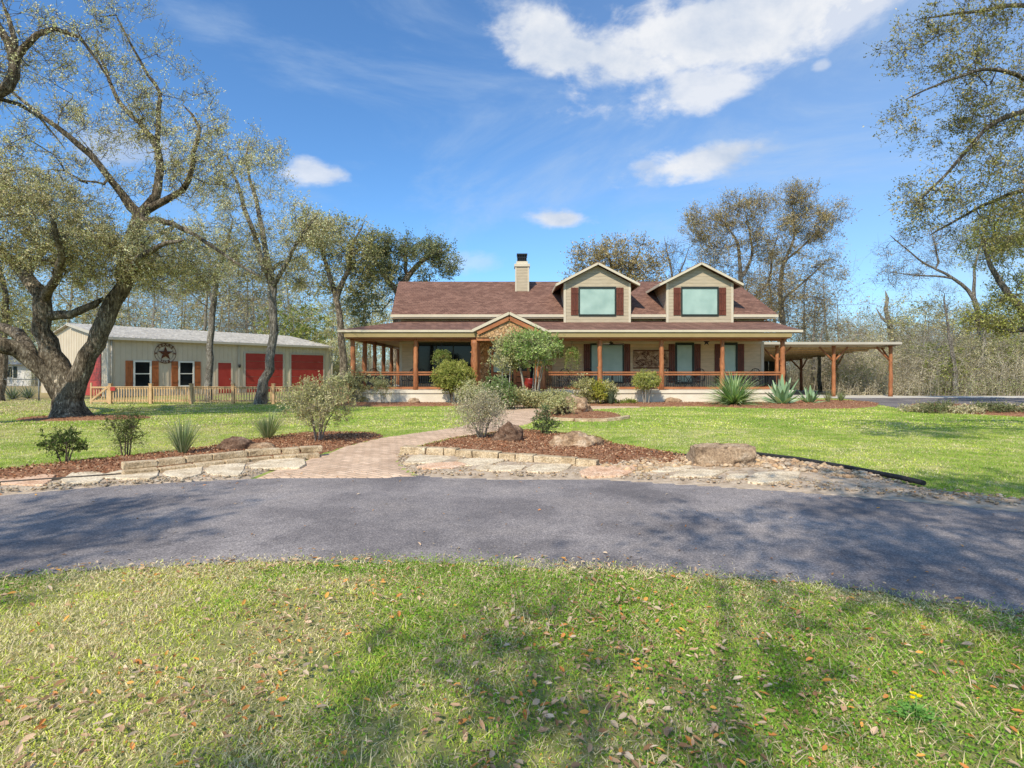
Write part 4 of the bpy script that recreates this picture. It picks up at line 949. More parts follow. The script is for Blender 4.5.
# outdoor iron chairs and table
def chair(x, y, rot, label):
    t = thing('patio_chair', label, 'chair', (x, y, PF+.002), 'iron chairs on the porch'); t.rotation_euler = (0, 0, rot)
    m = MB(); m.box(-.25, .25, -.24, .24, .42, .46); m.build('seat', M['black_iron'], t, local=True, bevel=.01)
    m = MB(); m.tube([(-.25, .24, .44), (-.27, .30, .8), (-.15, .33, 1.0), (0, .34, 1.05), (.15, .33, 1.0), (.27, .30, .8), (.25, .24, .44)], .018, 6)
    for q in (-.15, -.05, .05, .15): m.bar((q, .25, .45), (q*.9, .33, 1.0), .012, .012)
    m.bar((-.25, .28, .72), (.25, .28, .9), .014, .014); m.bar((.25, .28, .72), (-.25, .28, .9), .014, .014); m.build('backrest', M['black_iron'], t, local=True)
    for sx in (-1, 1):
        m = MB(); m.tube([(sx*.26, .24, .44), (sx*.3, .1, .66), (sx*.3, -.2, .66), (sx*.27, -.23, .44)], .016, 6); m.build('armrest', M['black_iron'], t, local=True)
        for sy in (-1, 1): m = MB(); m.tube([(sx*.22, sy*.21, .43), (sx*.25, sy*.25, 0)], .016, 6); m.build('leg', M['black_iron'], t, local=True)
def table(x, y, label):
    t = thing('patio_table', label, 'table', (x, y, PF+.002)); m = MB(); m.lathe((0, 0, 0), [(0, .69), (.45, .69), (.46, .72), (0, .73)], 20); m.build('table_top', M['black_iron'], t, local=True)
    m = MB(); m.tube([(0, 0, .69), (0, 0, .15), (0, 0, .02)], [.03, .03, .16], 8); m.build('base', M['black_iron'], t, local=True)
chair(-6.9, 28.3, .5, 'black iron porch chair nearest the left corner post'); chair(-5.2, 28.2, -.6, 'black iron porch chair left of the second front post'); table(-6.05, 28.5, 'small round black table between two iron chairs at the left porch corner')
chair(-3.6, 28.5, 0.2, 'black iron porch chair beneath the dark picture windows'); chair(2.6, 28.4, -.3, 'black iron porch chair behind the railing just right of the entry'); chair(4.0, 28.6, .3, 'black iron porch chair in front of the widest blind window')
chair(8.2, 28.4, .5, 'black iron porch chair below the right pair of narrow windows'); chair(9.5, 28.5, -.5, 'black iron porch chair left of the last narrow window'); chair(12.2, 28.3, -.7, 'black iron porch chair in the right end of the porch'); table(5.1, 28.5, 'small round black table right of the widest blind window')
# red glazed pot near the entry
pt = P(528.5, 386, 26.2); t = thing('flower_pot', 'deep red glazed urn beside the front steps under the round tree', 'flower pot', (pt[0]+.1, 27.3, PF))
m = MB(); m.lathe((pt[0]+.1, 27.3, PF), [(.14, 0), (.25, .18), (.28, .34), (.22, .5), (.25, .56), (.21, .56), (.18, .46)], 16); m.build('pot', M['terracotta'], t)
# porch rail boxes
def hanging_basket(px_, py_, Y, r, h, label, cols, seed):
    c = P(px_, py_, Y); t = thing('hanging_basket', label, 'hanging plant', c, 'hanging fern baskets on the porch')
    m = MB(); m.lathe((c[0], c[1], c[2]-.12), [(.05, 0), (.16, .04), (.21, .16), (.19, .16), (.0, .12)], 14); m.build('basket', M['soil_pot'], t)
    m = MB()
    for k in range(3): a = k*2.09; m.bar((c[0]+.19*math.cos(a), c[1]+.19*math.sin(a), c[2]+.03), (c[0], c[1], c[2]+.55), .008, .008)
    m.bar((c[0], c[1], c[2]+.55), (c[0], c[1], 3.05), .01, .01); m.build('hanger', M['black_iron'], t)
    rg = np.random.default_rng(seed); nm = NM(); n = 120
    for i in range(n):
        a = rg.random()*6.28; q = r*(.5+.6*rg.random()); up = .25*rg.random()+.05; dr = h*rg.random()**.8
        s = np.linspace(0, 1, 14)[:, None]; p0 = np.array([c[0], c[1], c[2]+.03]); 
        p = p0+np.array([math.cos(a), math.sin(a), 0])*q*s**.8+np.array([0, 0, 1])*(up*4*s*(1-s)-dr*s**2.2)
        k = np.repeat(p[1:], 2, 0); d = unit(rg.normal(size=k.shape)+np.array([0, 0, -.3])); cc = np.array(cols)[rg.integers(0, len(cols), len(k))]*(.7+.6*rg.random((len(k), 1)))
        leafquads(nm, k, d, .075, .02, cc, rg)
    nm.build('foliage', M['leaf'], t)
FERN = [(.22, .30, .07), (.33, .38, .10), (.15, .22, .05), (.42, .42, .17)]
hanging_basket(441.5, 356, 27.05, .50, .45, 'bushy yellow green fern basket hanging above the clipped ball shrub', FERN, 3)
hanging_basket(572, 353, 27.05, .42, 1.0, 'long trailing pale green fern basket hanging right of the entry', FERN, 5)
hanging_basket(441.5+118, 352, 29.0, .2, .3, 'small fern basket deep under the porch roof right of the entry', FERN, 8)

# ------------------------------------------------------------------ carport
C = thing('carport', 'open carport with cedar posts, knee braces and a pale metal roof', 'carport', (19, 38, 0))
m = MB(); m.slab([(13.6, 33.1, 3.24), (22.95, 33.1, 3.24), (22.95, 46.8, 2.60), (13.6, 46.8, 2.60)], .05)
for k in range(33): m.bar((13.6+k*.29, 33.1, 3.255), (13.6+k*.29, 46.8, 2.615), .03, .03)
m.build('roof', M['barn_metal'], C)
m = MB(); m.box(13.55, 22.99, 33.0, 33.06, 3.13, 3.27); m.bar((22.99, 33.1, 3.16), (22.99, 46.8, 2.52), .04, .16); m.build('fascia', M['barn_trim'], C)
for k in range(8): m = MB(); yy = 34.4+k*1.65; m.bar((13.6, yy, 3.02-(yy-33.1)*.0467), (22.9, yy, 3.02-(yy-33.1)*.0467), .06, .12); m.build('rafter', M['fence_wood'], C)
def cpost(x, y, seed, br):
    zt_ = 3.1-(y-33.1)*.0467; logpost(x, y, 0.02, zt_, .115, seed, C)
    for s in br:
        m = MB(); m.tube([(x, y, zt_-.95), (x+s[0]*.85, y+s[1]*.85, zt_-.08)], .055, 7); m.build('knee_brace', M['cedar'], C)
cpost(22.72, 33.6, 1, [(-1, 0), (0, 1)]); cpost(19.3, 33.6, 2, [(-1, 0), (1, 0)]); cpost(15.9, 33.6, 3, [(1, 0), (-1, 0)]); cpost(22.72, 39.2, 4, [(0, 1), (0, -1)]); cpost(22.72, 44.0, 5, [(0, -1), (-1, 0)]); cpost(19.3, 44.0, 6, [(-1, 0)])
m = MB()
for k in range(22): m.box(14.6+k*.3, 14.88+k*.3, 44.9+(k % 2)*.03, 44.93+(k % 2)*.03, .03, 2.35)
m.build('board_fence', M['dark_wood'], label='dark vertical board screen closing the back of the carport', cat='fence')

# ------------------------------------------------------------------ metal barn
ang = math.atan2(12.9, 9.1); BL = 15.8; BW = 12.2
B = thing('metal_barn', 'long low tan metal barn with red doors behind the picket fence', 'barn', (-24.2, 33.6, 0), None, ang)
# local frame: x along the front, y into the barn
hE, hR = 3.6, 4.65
m = MB(); m.slab([(0, 0, -.1), (0, 0, hE), (0, BW/2, hR), (0, BW, hE), (0, BW, -.1)][::-1], (BL, 0, 0)); 
for k in range(53): m.box(k*.3, k*.3+.035, -.022, -.002, .0, hE-.12)
for k in range(41): m.box(-.022, -.002, k*.3+.1, k*.3+.135, 0, hE+(.9*min(k*.3, BW-k*.3)/(BW/2))-.1)
m.build('wall', M['barn_metal'], B, local=True)
m = MB(); m.slab([(-.25, -.3, hE-.0), (BL+.25, -.3, hE-.0), (BL+.25, BW/2, hR+.08), (-.25, BW/2, hR+.08)], .06); m.slab([(-.25, BW/2, hR+.08), (BL+.25, BW/2, hR+.08), (BL+.25, BW+.3, hE), (-.25, BW+.3, hE)], .06)
for k in range(54): m.bar((-.2+k*.3, -.3, hE+.012), (-.2+k*.3, BW/2, hR+.092), .04, .03)
m.build('roof', M['white_metal'], B, local=True)
m = MB(); m.box(-.28, BL+.28, -.36, -.31, hE-.16, hE-.01); m.box(-.05, .07, -.05, .07, 0, hE-.05); m.box(BL-.1, BL+.05, -.05, .05, 0, hE-.05); m.box(.9*0+.53*BL-.45, .53*BL-.3, -.06, -.023, 0, hE-.15)
m.bar((-.28, -.3, hE-.08), (-.28, BW/2, hR), .04, .16); m.tube([(.12, -.1, 0.1), (.12, -.1, hE-.1)], .05, 6); m.tube([(BL+.1, -.1, 0.1), (BL+.1, -.1, hE-.1)], .05, 6); m.build('trim', M['barn_trim'], B, local=True)
def bdoor(t0, t1, z1, name, n, parent=B):
    m = MB(); 
    for k in range(n): m.box(t0*BL, t1*BL, -.035, -.023, .02+k*z1/n, .02+(k+1)*z1/n-.02)
    d = m.build(name, M['red_door'], parent, local=True); m = MB(); w = .13
    m.box(t0*BL-w, t0*BL, -.05, -.023, 0, z1+w); m.box(t1*BL, t1*BL+w, -.05, -.023, 0, z1+w); m.box(t0*BL, t1*BL, -.05, -.023, z1+.02, z1+w); fr = m.build('frame', M['cream' if n == 1 else 'barn_trim'], d, local=True)
    return d
bdoor(.537, .725, 2.85, 'garage_door', 5); bdoor(.770, .955, 2.85, 'garage_door', 5)
dd = bdoor(.412, .470, 2.13, 'door', 1); m = MB(); m.tube([(.463*BL, -.04, 1.0), (.463*BL, -.12, 1.0)], .03, 8); m.build('handle', M['galv'], dd, local=True)
for t0, t1 in ((.088, .140), (.254, .305)):
    x0, x1 = t0*BL, t1*BL; z0, z1 = .62, 2.12; m = MB(); w = .1
    m.box(x0-w, x0, -.07, -.023, z0-w, z1+w); m.box(x1, x1+w, -.07, -.023, z0-w, z1+w); m.box(x0, x1, -.07, -.023, z1, z1+w); m.box(x0, x1, -.075, -.023, z0-w, z0); m.box(x0, x1, -.055, -.023, 1.36, 1.42)
    f = m.build('window', M['white_frame'], B, local=True); m = MB(); m.box(x0, x1, -.035, -.024, z0, z1); m.build('pane', M['glass'], f, local=True)
    for s in (0, 1):
        a = x0-w-.42 if s == 0 else x1+w+.02; m = MB()
        for k in range(3): m.box(a+.133*k+.004, a+.133*(k+1)-.004, -.06, -.023, z0-.06, z1+.08)
        for zz in (.85, 1.8): m.box(a+.01, a+.39, -.08, -.061, zz, zz+.12)
        m.build('shutter', M['orange_shutter'], B, local=True)
m = MB(); m.tube([(.505*BL, -.03, 2.0), (.505*BL, -.14, 2.05)], .02, 6); m.lathe((.505*BL, -.16, 1.8), [(.0, 0), (.07, .02), (.09, .2), (.02, .28)], 8); m.build('wall_lamp', M['black_iron'], B, local=True)
m = MB()
for k in range(6): m.box(-.05, -.023, 1.1, 4.2, .03+k*.48, .03+(k+1)*.48-.02)
m.build('side_door', M['red_door'], B, local=True)
# round star emblem with lettering
def bw(x, y, z): return Vector((B.location.x+x*math.cos(ang)-y*math.sin(ang), B.location.y+x*math.sin(ang)+y*math.cos(ang), z))
ec = (.1975*BL, -.07, 2.70); er = .64
S = thing('star_emblem', 'round rusty metal star emblem with lettering between the barn windows', 'wall emblem', bw(*ec), None, ang)
m = MB(); n = 40
for rr in (er, er*.74):
    pts = [(rr*math.cos(2*math.pi*k/n), 0, rr*math.sin(2*math.pi*k/n)) for k in range(n+1)]; m.tube(pts, .016 if rr == er else .01, 6, cap=False)
m.build('ring', M['rust'], S, local=True)
m = MB(); star2d((0, 0, 0), er*.74, er*.28, -.01, m); m.build('star', M['rust'], S, local=True)
lt = MB()
def ringtext(word, a0, a1, top):
    for k, chh in enumerate(word):
        a = a0+(a1-a0)*k/(len(word)-1); cu = bpy.data.curves.new('letter', 'FONT'); cu.body = chh; cu.size = .26; cu.extrude = .012; cu.align_x = 'CENTER'; cu.align_y = 'CENTER'; cu.offset = .006
        tmp = bpy.data.objects.new('letter', cu); me = bpy.data.meshes.new_from_object(tmp); q = er*.88
        rot = (a-math.pi/2) if top else (a+math.pi/2); Mx = Matrix.Translation((q*math.cos(a), -.02, q*math.sin(a))) @ Matrix.Rotation(-rot, 4, 'Y') @ Matrix.Rotation(math.pi/2, 4, 'X')
        lt.add([Mx @ v.co for v in me.vertices], [tuple(p.vertices) for p in me.polygons]); bpy.data.objects.remove(tmp); bpy.data.meshes.remove(me)
ringtext('TEXAS', R(135), R(45), True); ringtext('USA', R(-112), R(-68), False); lt.build('lettering', M['rust'], S, local=True)
m = MB(); star2d((-er*.88, 0, 0), .1, .04, -.02, m); star2d((er*.88, 0, 0), .1, .04, -.02, m); m.build('small_star', M['rust'], S, local=True)

# ------------------------------------------------------------------ picket fence in front of the barn
YFc = 26.3; fx = lambda p: (p-512)*YFc/F
Fn = thing('picket_fence', 'low pale wooden picket fence with square posts in front of the barn', 'fence', (fx(200), YFc, 0))
posts = [110.5, 151, 191.5, 233, 273.5, 314, 348]
for i, p in enumerate(posts): x = fx(p); m = MB(); m.box(x-.065, x+.065, YFc-.065, YFc+.065, 0, .93); m.box(x-.08, x+.08, YFc-.08, YFc+.08, .93, .96); m.build('post', M['fence_wood'], Fn)
for a, b_ in zip(posts, posts[1:]):
    x0, x1 = fx(a)+.066, fx(b_)-.066; m = MB(); m.box(x0, x1, YFc-.02, YFc+.02, .70, .78); m.box(x0, x1, YFc-.02, YFc+.02, .12, .2); m.box(x0, x1, YFc-.06, YFc+.06, .785, .82)
    m.build('rail', M['fence_wood'], Fn); m = MB(); k = x0+.07
    while k < x1-.05: m.box(k, k+.045, YFc-.045, YFc-.022, .08, .775); k += .125
    m.build('picket', M['fence_wood'], Fn)
gt = thing('garden_gate', 'small wooden gate with a diagonal brace at the left end of the picket fence', 'gate', (fx(100), YFc, 0))
m = MB(); x0, x1 = fx(90.5), fx(108.5)
m.box(x0, x0+.07, YFc-.03, YFc+.03, .02, 1.0); m.box(x1-.07, x1, YFc-.03, YFc+.03, .05, .85); m.box(x0+.07, x1-.07, YFc-.03, YFc+.03, .74, .82); m.box(x0+.07, x1-.07, YFc-.03, YFc+.03, .10, .18); m.bar((x0+.1, YFc-.045, .2), (x1-.05, YFc-.045, .76), .03, .08); m.build('gate_frame', M['fence_wood'], gt)
m = MB(); k = x0+.12
while k < x1-.1: m.box(k, k+.04, YFc+.031, YFc+.05, .08, .8); k += .12
m.build('picket', M['fence_wood'], gt)
m = MB(); m.box(fx(114)-.1, fx(114)+.12, YFc-.11, YFc-.09, .62, .80); m.build('sign', M['red_door'], label='small red square sign fixed to the picket fence beside the gate', cat='sign')
# chain link fence and far house at the left
CF = thing('chain_link_fence', 'thin galvanised chain link fence at the far left edge of the yard', 'fence', (-28, 29, 0))
m = MB()
for k in range(46): m.bar((-34+k*.2, 29, .03), (-33.4+k*.2, 29, 1.1), .006, .006); m.bar((-33.4+k*.2, 29, .03), (-34+k*.2, 29, 1.1), .006, .006)
m.build('mesh_panel', M['galv'], CF)
m = MB(); m.tube([(-34, 29, 1.12), (-24.5, 29, 1.12)], .025, 6); m.build('top_rail', M['galv'], CF)
for x in (-33.2, -30.3, -26.5, -24.5): m = MB(); m.tube([(x, 29, 0), (x, 29, 1.17)], .035, 6); m.build('post', M['galv'], CF)
FH = thing('neighbour_house', 'white single storey house with grey roof far behind the chain link fence', 'house', (-56, 62, 0))
m = MB(); m.box(-66, -51.5, 60, 70, -.1, 2.45); m.build('wall', M['far_wall'], FH)
m = MB(); m.slab([(-66.5, 59.4, 2.4), (-51, 59.4, 2.4), (-53.5, 65, 4.1), (-64, 65, 4.1)], .1); m.slab([(-64, 65, 4.1), (-53.5, 65, 4.1), (-51, 70.6, 2.4), (-66.5, 70.6, 2.4)], .1); m.slab([(-51, 59.4, 2.4), (-51, 70.6, 2.4), (-53.5, 65, 4.1)], .1); m.build('roof', M['far_roof'], FH)
for x in (-53.9, -57.6, -61.5):
    m = MB(); m.box(x-.5, x+.5, 59.93, 59.98, .9, 2.1); f = m.build('window', M['white_frame'], FH); m = MB(); m.box(x-.44, x+.44, 59.91, 59.928, .96, 2.04); m.build('pane', M['glass'], f)
    for s in (-1, 1): m = MB(); m.box(x+s*.7-.17, x+s*.7+.17, 59.93, 59.98, .9, 2.1); m.build('shutter', M['dark_frame'], FH)
# ------------------------------------------------------------------ individual trees
Yo = 18.3
tree('oak_tree', 'massive spreading live oak with dark forked trunk on the left lawn', [
    [(71, 420, Yo, .70), (69, 408, Yo, .46), (67, 392, Yo, .39), (61, 372, Yo, .37), (51, 354, Yo, .31), (45, 330, Yo, .26), (41, 305, Yo, .26), (35, 286, Yo+.3, .22), (12, 262, Yo+.8, .15), (-15, 240, Yo+1.2, .1)],
    [(64, 398, Yo, .34), (42, 370, Yo-.3, .24), (18, 350, Yo-.6, .26), (-6, 342, Yo-1.0, .27), (-40, 345, Yo-1.6, .2), (-80, 320, Yo-2, .12)],
    [(36, 372, Yo+.1, .2), (22, 338, Yo+.8, .2), (5, 328, Yo+1.8, .16), (-30, 320, Yo+2.6, .1)],
    [(71, 402, Yo, .40), (78, 378, Yo, .31), (88, 356, Yo, .27), (100, 333, Yo+.1, .27), (110, 310, Yo+.2, .26), (119, 292, Yo+.3, .24), (126, 262, Yo+.5, .23), (133, 238, Yo+.6, .22), (139, 216, Yo+.6, .21), (121, 194, Yo+.4, .13), (100, 165, Yo, .11), (70, 137, Yo-.4, .09), (36, 111, Yo-.8, .06), (12, 92, Yo-1, .035)],
    [(139, 216, Yo+.6, .2), (156, 196, Yo+.8, .14), (160, 160, Yo+1, .12), (153, 138, Yo+1.1, .10), (138, 122, Yo+1.2, .085), (118, 100, Yo+1.3, .07), (106, 70, Yo+1.4, .05), (96, 48, Yo+1.4, .03)],
    [(157, 150, Yo+1, .1), (158, 120, Yo+1.2, .08), (160, 92, Yo+1.3, .065), (148, 75, Yo+1.2, .055), (133, 48, Yo+1.1, .04), (116, 15, Yo+1, .025)],
    [(141, 212, Yo+.6, .16), (165, 201, Yo+.3, .12), (188, 182, Yo, .09), (193, 152, Yo-.3, .07), (200, 128, Yo-.4, .055), (182, 104, Yo-.5, .03)],
    [(139, 220, Yo+.6, .13), (165, 221, Yo-.2, .09), (195, 235, Yo-.8, .07), (235, 262, Yo-1.2, .04), (262, 278, Yo-1.2, .025)],
    [(46, 322, Yo, .16), (60, 316, Yo, .15), (80, 312, Yo, .13), (104, 298, Yo+.1, .12)],
    [(40, 300, Yo+.1, .16), (55, 280, Yo-1.2, .12), (60, 250, Yo-2.2, .09), (50, 215, Yo-3, .06)],
    [(38, 295, Yo+.1, .16), (30, 270, Yo+1.8, .12), (60, 235, Yo+3.2, .09), (85, 210, Yo+4, .05)],
    [(122, 280, Yo+.3, .14), (135, 262, Yo-1.2, .10), (160, 245, Yo-2.4, .07), (185, 240, Yo-3.0, .04)],
    [(128, 258, Yo+.4, .14), (150, 240, Yo+2, .10), (175, 225, Yo+3, .06)],
    ], [(22, 228, 90, 44, Yo-.5, 3.0, 290), (120, 258, 66, 32, Yo, 2.6, 200), (185, 258, 46, 36, Yo, 2.2, 80, .9), (0, 185, 70, 38, Yo, 2.6, 90), (150, 115, 78, 62, Yo+.8, 2.2, 80, .6), (200, 165, 48, 44, Yo-.2, 2.0, 62, .8), (70, 110, 80, 62, Yo, 2.2, 55, .5), (110, 28, 60, 26, Yo+1, 1.6, 26, .6), (80, 190, 66, 28, Yo, 2.4, 40, .7)],
    1, step=.32, tip=.009, zmin=3.2, twigs=9, tl=.40, leaves=13, ls=.05, cols=GREYOAK, twr=.006, bow=.35, jit=.45)
Yl = 13.5
tree('oak_tree', 'crooked dark oak limbs reaching into the upper left corner from outside', [
    [(-190, 436, Yl, .5), (-185, 300, Yl, .4), (-150, 200, Yl, .33), (-90, 130, Yl, .25), (-40, 105, Yl, .19), (-8, 96, Yl, .15), (10, 88, Yl, .13), (12, 60, Yl, .11), (2, 30, Yl, .08), (-15, 5, Yl, .05)],
    [(12, 62, Yl, .1), (22, 48, Yl, .085), (38, 34, Yl, .07), (55, 29, Yl, .06), (80, 38, Yl+.2, .045), (98, 62, Yl+.4, .03), (112, 85, Yl+.5, .018)],
    [(14, 55, Yl, .08), (16, 40, Yl, .07), (8, 18, Yl, .05), (2, 0, Yl, .04)],
    [(0, 95, Yl, .09), (20, 105, Yl+.3, .05), (40, 118, Yl+.5, .03), (66, 150, Yl+.7, .015)]],
    [(5, 40, 55, 46, Yl, 1.4, 48, .55), (70, 45, 42, 36, Yl, 1.0, 24, .55), (-60, 60, 70, 70, Yl, 2, 40, .7), (10, 125, 38, 20, Yl, 1, 14, .6)], 2, step=.3, tip=.007, zmin=6, twigs=6, tl=.35, leaves=9, ls=.05, cols=GREYOAK, jit=.4, bow=.35)
Yb = 26.2
tree('oak_tree', 'slender leaning pale barked oak standing in front of the red garage doors', [
    [(260, 405, Yb, .34), (262, 395, Yb, .25), (265, 380, Yb, .22), (270, 358, Yb, .20), (273, 330, Yb, .185), (273, 300, Yb, .175), (272, 280, Yb, .165), (262, 262, Yb, .14), (255, 236, Yb, .12), (244, 205, Yb, .1), (238, 185, Yb, .08), (228, 160, Yb, .04)],
    [(271, 280, Yb, .16), (264, 240, Yb+.5, .12), (257, 205, Yb+.8, .10), (250, 180, Yb+1, .07), (246, 156, Yb+1, .05), (251, 138, Yb+1, .025)],
    [(272, 290, Yb, .12), (285, 265, Yb-.5, .09), (300, 238, Yb-.8, .07), (318, 215, Yb-1, .035)],
    [(270, 272, Yb, .12), (282, 262, Yb+1, .07), (305, 258, Yb+1.6, .04)]],
    [(248, 190, 44, 50, Yb, 2.2, 62, .7), (258, 150, 26, 22, Yb, 1.4, 18, .6), (308, 228, 30, 24, Yb, 1.8, 55, .9), (248, 250, 44, 30, Yb, 2.0, 60, .7), (290, 268, 28, 18, Yb, 1.5, 26, .8), (215, 215, 28, 36, Yb, 2, 26, .7)],
    3, step=.4, tip=.010, zmin=4.2, twigs=9, tl=.5, leaves=12, ls=.066, cols=GREYOAK, bark='bark_pale', jit=.4)
Yc = 27.6
tree('oak_tree', 'thin straight pale trunk with sparse crown between the barn window and red door', [
    [(209, 404, Yc, .21), (208.5, 385, Yc, .18), (210, 350, Yc, .16), (212, 320, Yc, .15), (214, 295, Yc, .14), (219, 268, Yc, .11), (228, 240, Yc, .07), (232, 220, Yc, .04)],
    [(213, 300, Yc, .1), (203, 280, Yc+.5, .07), (190, 262, Yc+.8, .03)]],
    [(215, 255, 40, 32, Yc, 2, 58, .7), (188, 282, 24, 20, Yc, 1.5, 22, .7), (236, 290, 20, 18, Yc, 1.5, 12, .5)], 4, step=.4, zmin=4, twigs=8, tl=.5, leaves=10, ls=.066, cols=OAK, bark='bark_pale', jit=.4)
Yd = 40
tree('oak_tree', 'tall grey green oak rising just left of the house roof', [
    [(345, 408, Yd, .34), (343, 360, Yd, .27), (341, 326, Yd, .24), (336, 298, Yd, .20), (327, 266, Yd, .15), (320, 245, Yd, .12), (308, 225, Yd, .06)],
    [(336, 298, Yd, .2), (348, 270, Yd, .16), (352, 245, Yd, .1), (362, 228, Yd, .05)]],
    [(345, 248, 34, 28, Yd, 2.5, 75, .8), (318, 238, 26, 24, Yd, 2.5, 38, .8), (365, 272, 26, 24, Yd, 2.5, 30, .8), (315, 282, 22, 20, Yd, 2.5, 22, .7)], 5, step=.7, tip=.016, zmin=4, twigs=9, tl=.7, leaves=12, ls=.115, cols=OAK, twr=.01, jit=.4)
tree('oak_tree', 'broad dark live oak whose rounded crown shows above the left roof end', [
    [(398, 405, Yd+3, .5), (398, 340, Yd+3, .4), (398, 310, Yd+3, .34), (402, 285, Yd+3, .26), (422, 262, Yd+3, .18), (442, 250, Yd+3, .08)],
    [(400, 295, Yd+3, .24), (382, 272, Yd+3, .18), (372, 255, Yd+3, .08)], [(405, 280, Yd+3, .16), (406, 258, Yd+3, .12), (405, 245, Yd+3, .06)]],
    [(418, 250, 34, 14, Yd+3, 2.5, 52, .9), (380, 260, 26, 22, Yd+3, 2.5, 48, .9), (442, 264, 16, 14, Yd+3, 2, 24, .9), (402, 278, 32, 15, Yd+3, 2.5, 32, .8), (360, 300, 24, 28, Yd+3, 2.5, 32, .8)], 6, step=.7, tip=.016, zmin=5, twigs=9, tl=.7, leaves=14, ls=.115, cols=[(.12, .14, .06), (.24, .25, .12), (.38, .38, .2)], twr=.01, jit=.4)
Ye = 50
tree('oak_tree', 'dome shaped brownish tree showing between the chimney and the first dormer', [
    [(615, 402, Ye, .5), (616, 330, Ye, .4), (616, 290, Ye, .3), (612, 265, Ye, .16), (605, 248, Ye, .06)], [(617, 295, Ye, .2), (632, 270, Ye, .12), (640, 250, Ye, .05)]],
    [(618, 262, 50, 20, Ye, 3, 85, .8), (640, 285, 34, 24, Ye, 4, 60, .8), (592, 285, 28, 16, Ye, 4, 40, .8)], 7, step=.9, tip=.018, zmin=6, twigs=8, tl=.9, leaves=10, ls=.15, cols=BROWN, twr=.012, bark='bark_grey', jit=.4)
tree('bare_tree', 'leafless twiggy tree poking up between the two dormers', [
    [(668, 402, 54, .3), (668, 320, 54, .2), (672, 280, 54, .12), (668, 255, 54, .06), (664, 236, 54, .02)], [(671, 290, 54, .1), (684, 262, 54, .06), (690, 244, 54, .02)]],
    [(674, 268, 22, 24, 54, 3, 40, .25)], 8, step=.9, tip=.016, zmin=7, twigs=8, tl=1.0, leaves=2, ls=.13, cols=BROWN, twr=.012, bark='bark_grey', jit=.3)
Yf = 44
tree('oak_tree', 'tall olive brown tree with open clumped crown behind the right dormer', [
    [(742, 402, Yf, .32), (741, 330, Yf, .26), (742, 300, Yf, .20), (740, 270, Yf, .15), (738, 245, Yf, .10), (726, 225, Yf, .06), (716, 214, Yf, .03)],
    [(741, 280, Yf, .14), (752, 255, Yf, .10), (748, 225, Yf, .07), (744, 208, Yf, .03)],
    [(742, 310, Yf, .13), (768, 282, Yf, .10), (772, 255, Yf, .06), (778, 236, Yf, .03)]],
    [(708, 224, 24, 18, Yf, 2.6, 52, .85), (746, 211, 26, 17, Yf, 2.6, 58, .85), (728, 246, 40, 24, Yf, 3, 60, .5), (766, 240, 24, 22, Yf, 3, 45, .6), (712, 266, 26, 20, Yf, 3, 34, .4), (760, 282, 38, 26, Yf, 3.5, 70, .3), (735, 305, 40, 26, Yf, 3, 50, .2)],
    9, step=.5, tip=.012, zmin=6, twigs=9, tl=.75, leaves=12, ls=.095, cols=BROWN, twr=.008, bark='bark_grey', jit=.5, bow=.4)
tree('oak_tree', 'tall brownish tree with two rounded crown lobes right of the right dormer', [
    [(782, 402, Yf+3, .32), (783, 330, Yf+3, .25), (780, 290, Yf+3, .18), (784, 262, Yf+3, .13), (794, 238, Yf+3, .09), (793, 214, Yf+3, .05), (792, 198, Yf+3, .02)],
    [(784, 262, Yf+3, .10), (804, 245, Yf+3, .07), (818, 230, Yf+3, .03)], [(781, 300, Yf+3, .11), (812, 275, Yf+3, .07), (826, 260, Yf+3, .03)]],
    [(793, 204, 19, 16, Yf+3, 2.2, 44, .85), (818, 224, 30, 17, Yf+3, 3, 78, .85), (796, 244, 38, 24, Yf+3, 3.4, 62, .45), (818, 276, 30, 28, Yf+3, 3, 54, .3), (790, 306, 40, 32, Yf+3, 3, 70, .2)],
    10, step=.5, tip=.012, zmin=6, twigs=9, tl=.75, leaves=12, ls=.095, cols=BROWN, twr=.008, bark='bark_grey', jit=.5, bow=.4)
tree('bare_tree', 'leaning leafless grey tree sweeping left above the right woods', [
    [(990, 400, 38, .26), (984, 350, 38, .20), (978, 312, 38, .17), (968, 290, 38, .12), (946, 274, 38, .09), (925, 264, 38, .065), (905, 248, 38, .045), (890, 235, 38, .04)],
    [(975, 305, 38, .12), (974, 270, 38, .08), (982, 240, 38, .05), (990, 215, 38, .04)], [(940, 272, 38, .08), (936, 250, 38, .05), (930, 225, 38, .025)], [(950, 277, 38, .08), (915, 275, 38, .05), (890, 272, 38, .02)]],
    [(925, 248, 46, 24, 38, 2.5, 75, .3), (980, 235, 34, 34, 38, 3, 60, .3), (905, 275, 30, 16, 38, 2, 30, .3)], 11, step=.55, tip=.012, zmin=5, twigs=7, tl=.7, leaves=4, ls=.09, cols=BROWN, twr=.008, bark='bark_pale', jit=.45)
tree('oak_tree', 'bright yellow green leafy tree at the right picture edge in front of the woods', [
    [(1046, 410, 26, .3), (1042, 360, 26, .26), (1030, 320, 26, .2), (1005, 290, 26, .14), (990, 265, 26, .1), (985, 245, 26, .05)], [(1035, 330, 26, .14), (1000, 330, 26, .09), (972, 318, 26, .04)]],
    [(1000, 240, 34, 30, 26, 2, 70, .8), (1040, 280, 36, 32, 26, 2, 70, .8), (985, 322, 30, 9, 26, 1.2, 30, .8), (1010, 308, 26, 14, 26, 1.5, 34, .8)], 12, step=.45, tip=.010, zmin=2.2, twigs=8, tl=.5, leaves=9, ls=.085, cols=[(.20, .21, .05), (.38, .38, .1), (.52, .50, .18)], bark='bark_grey', jit=.4)
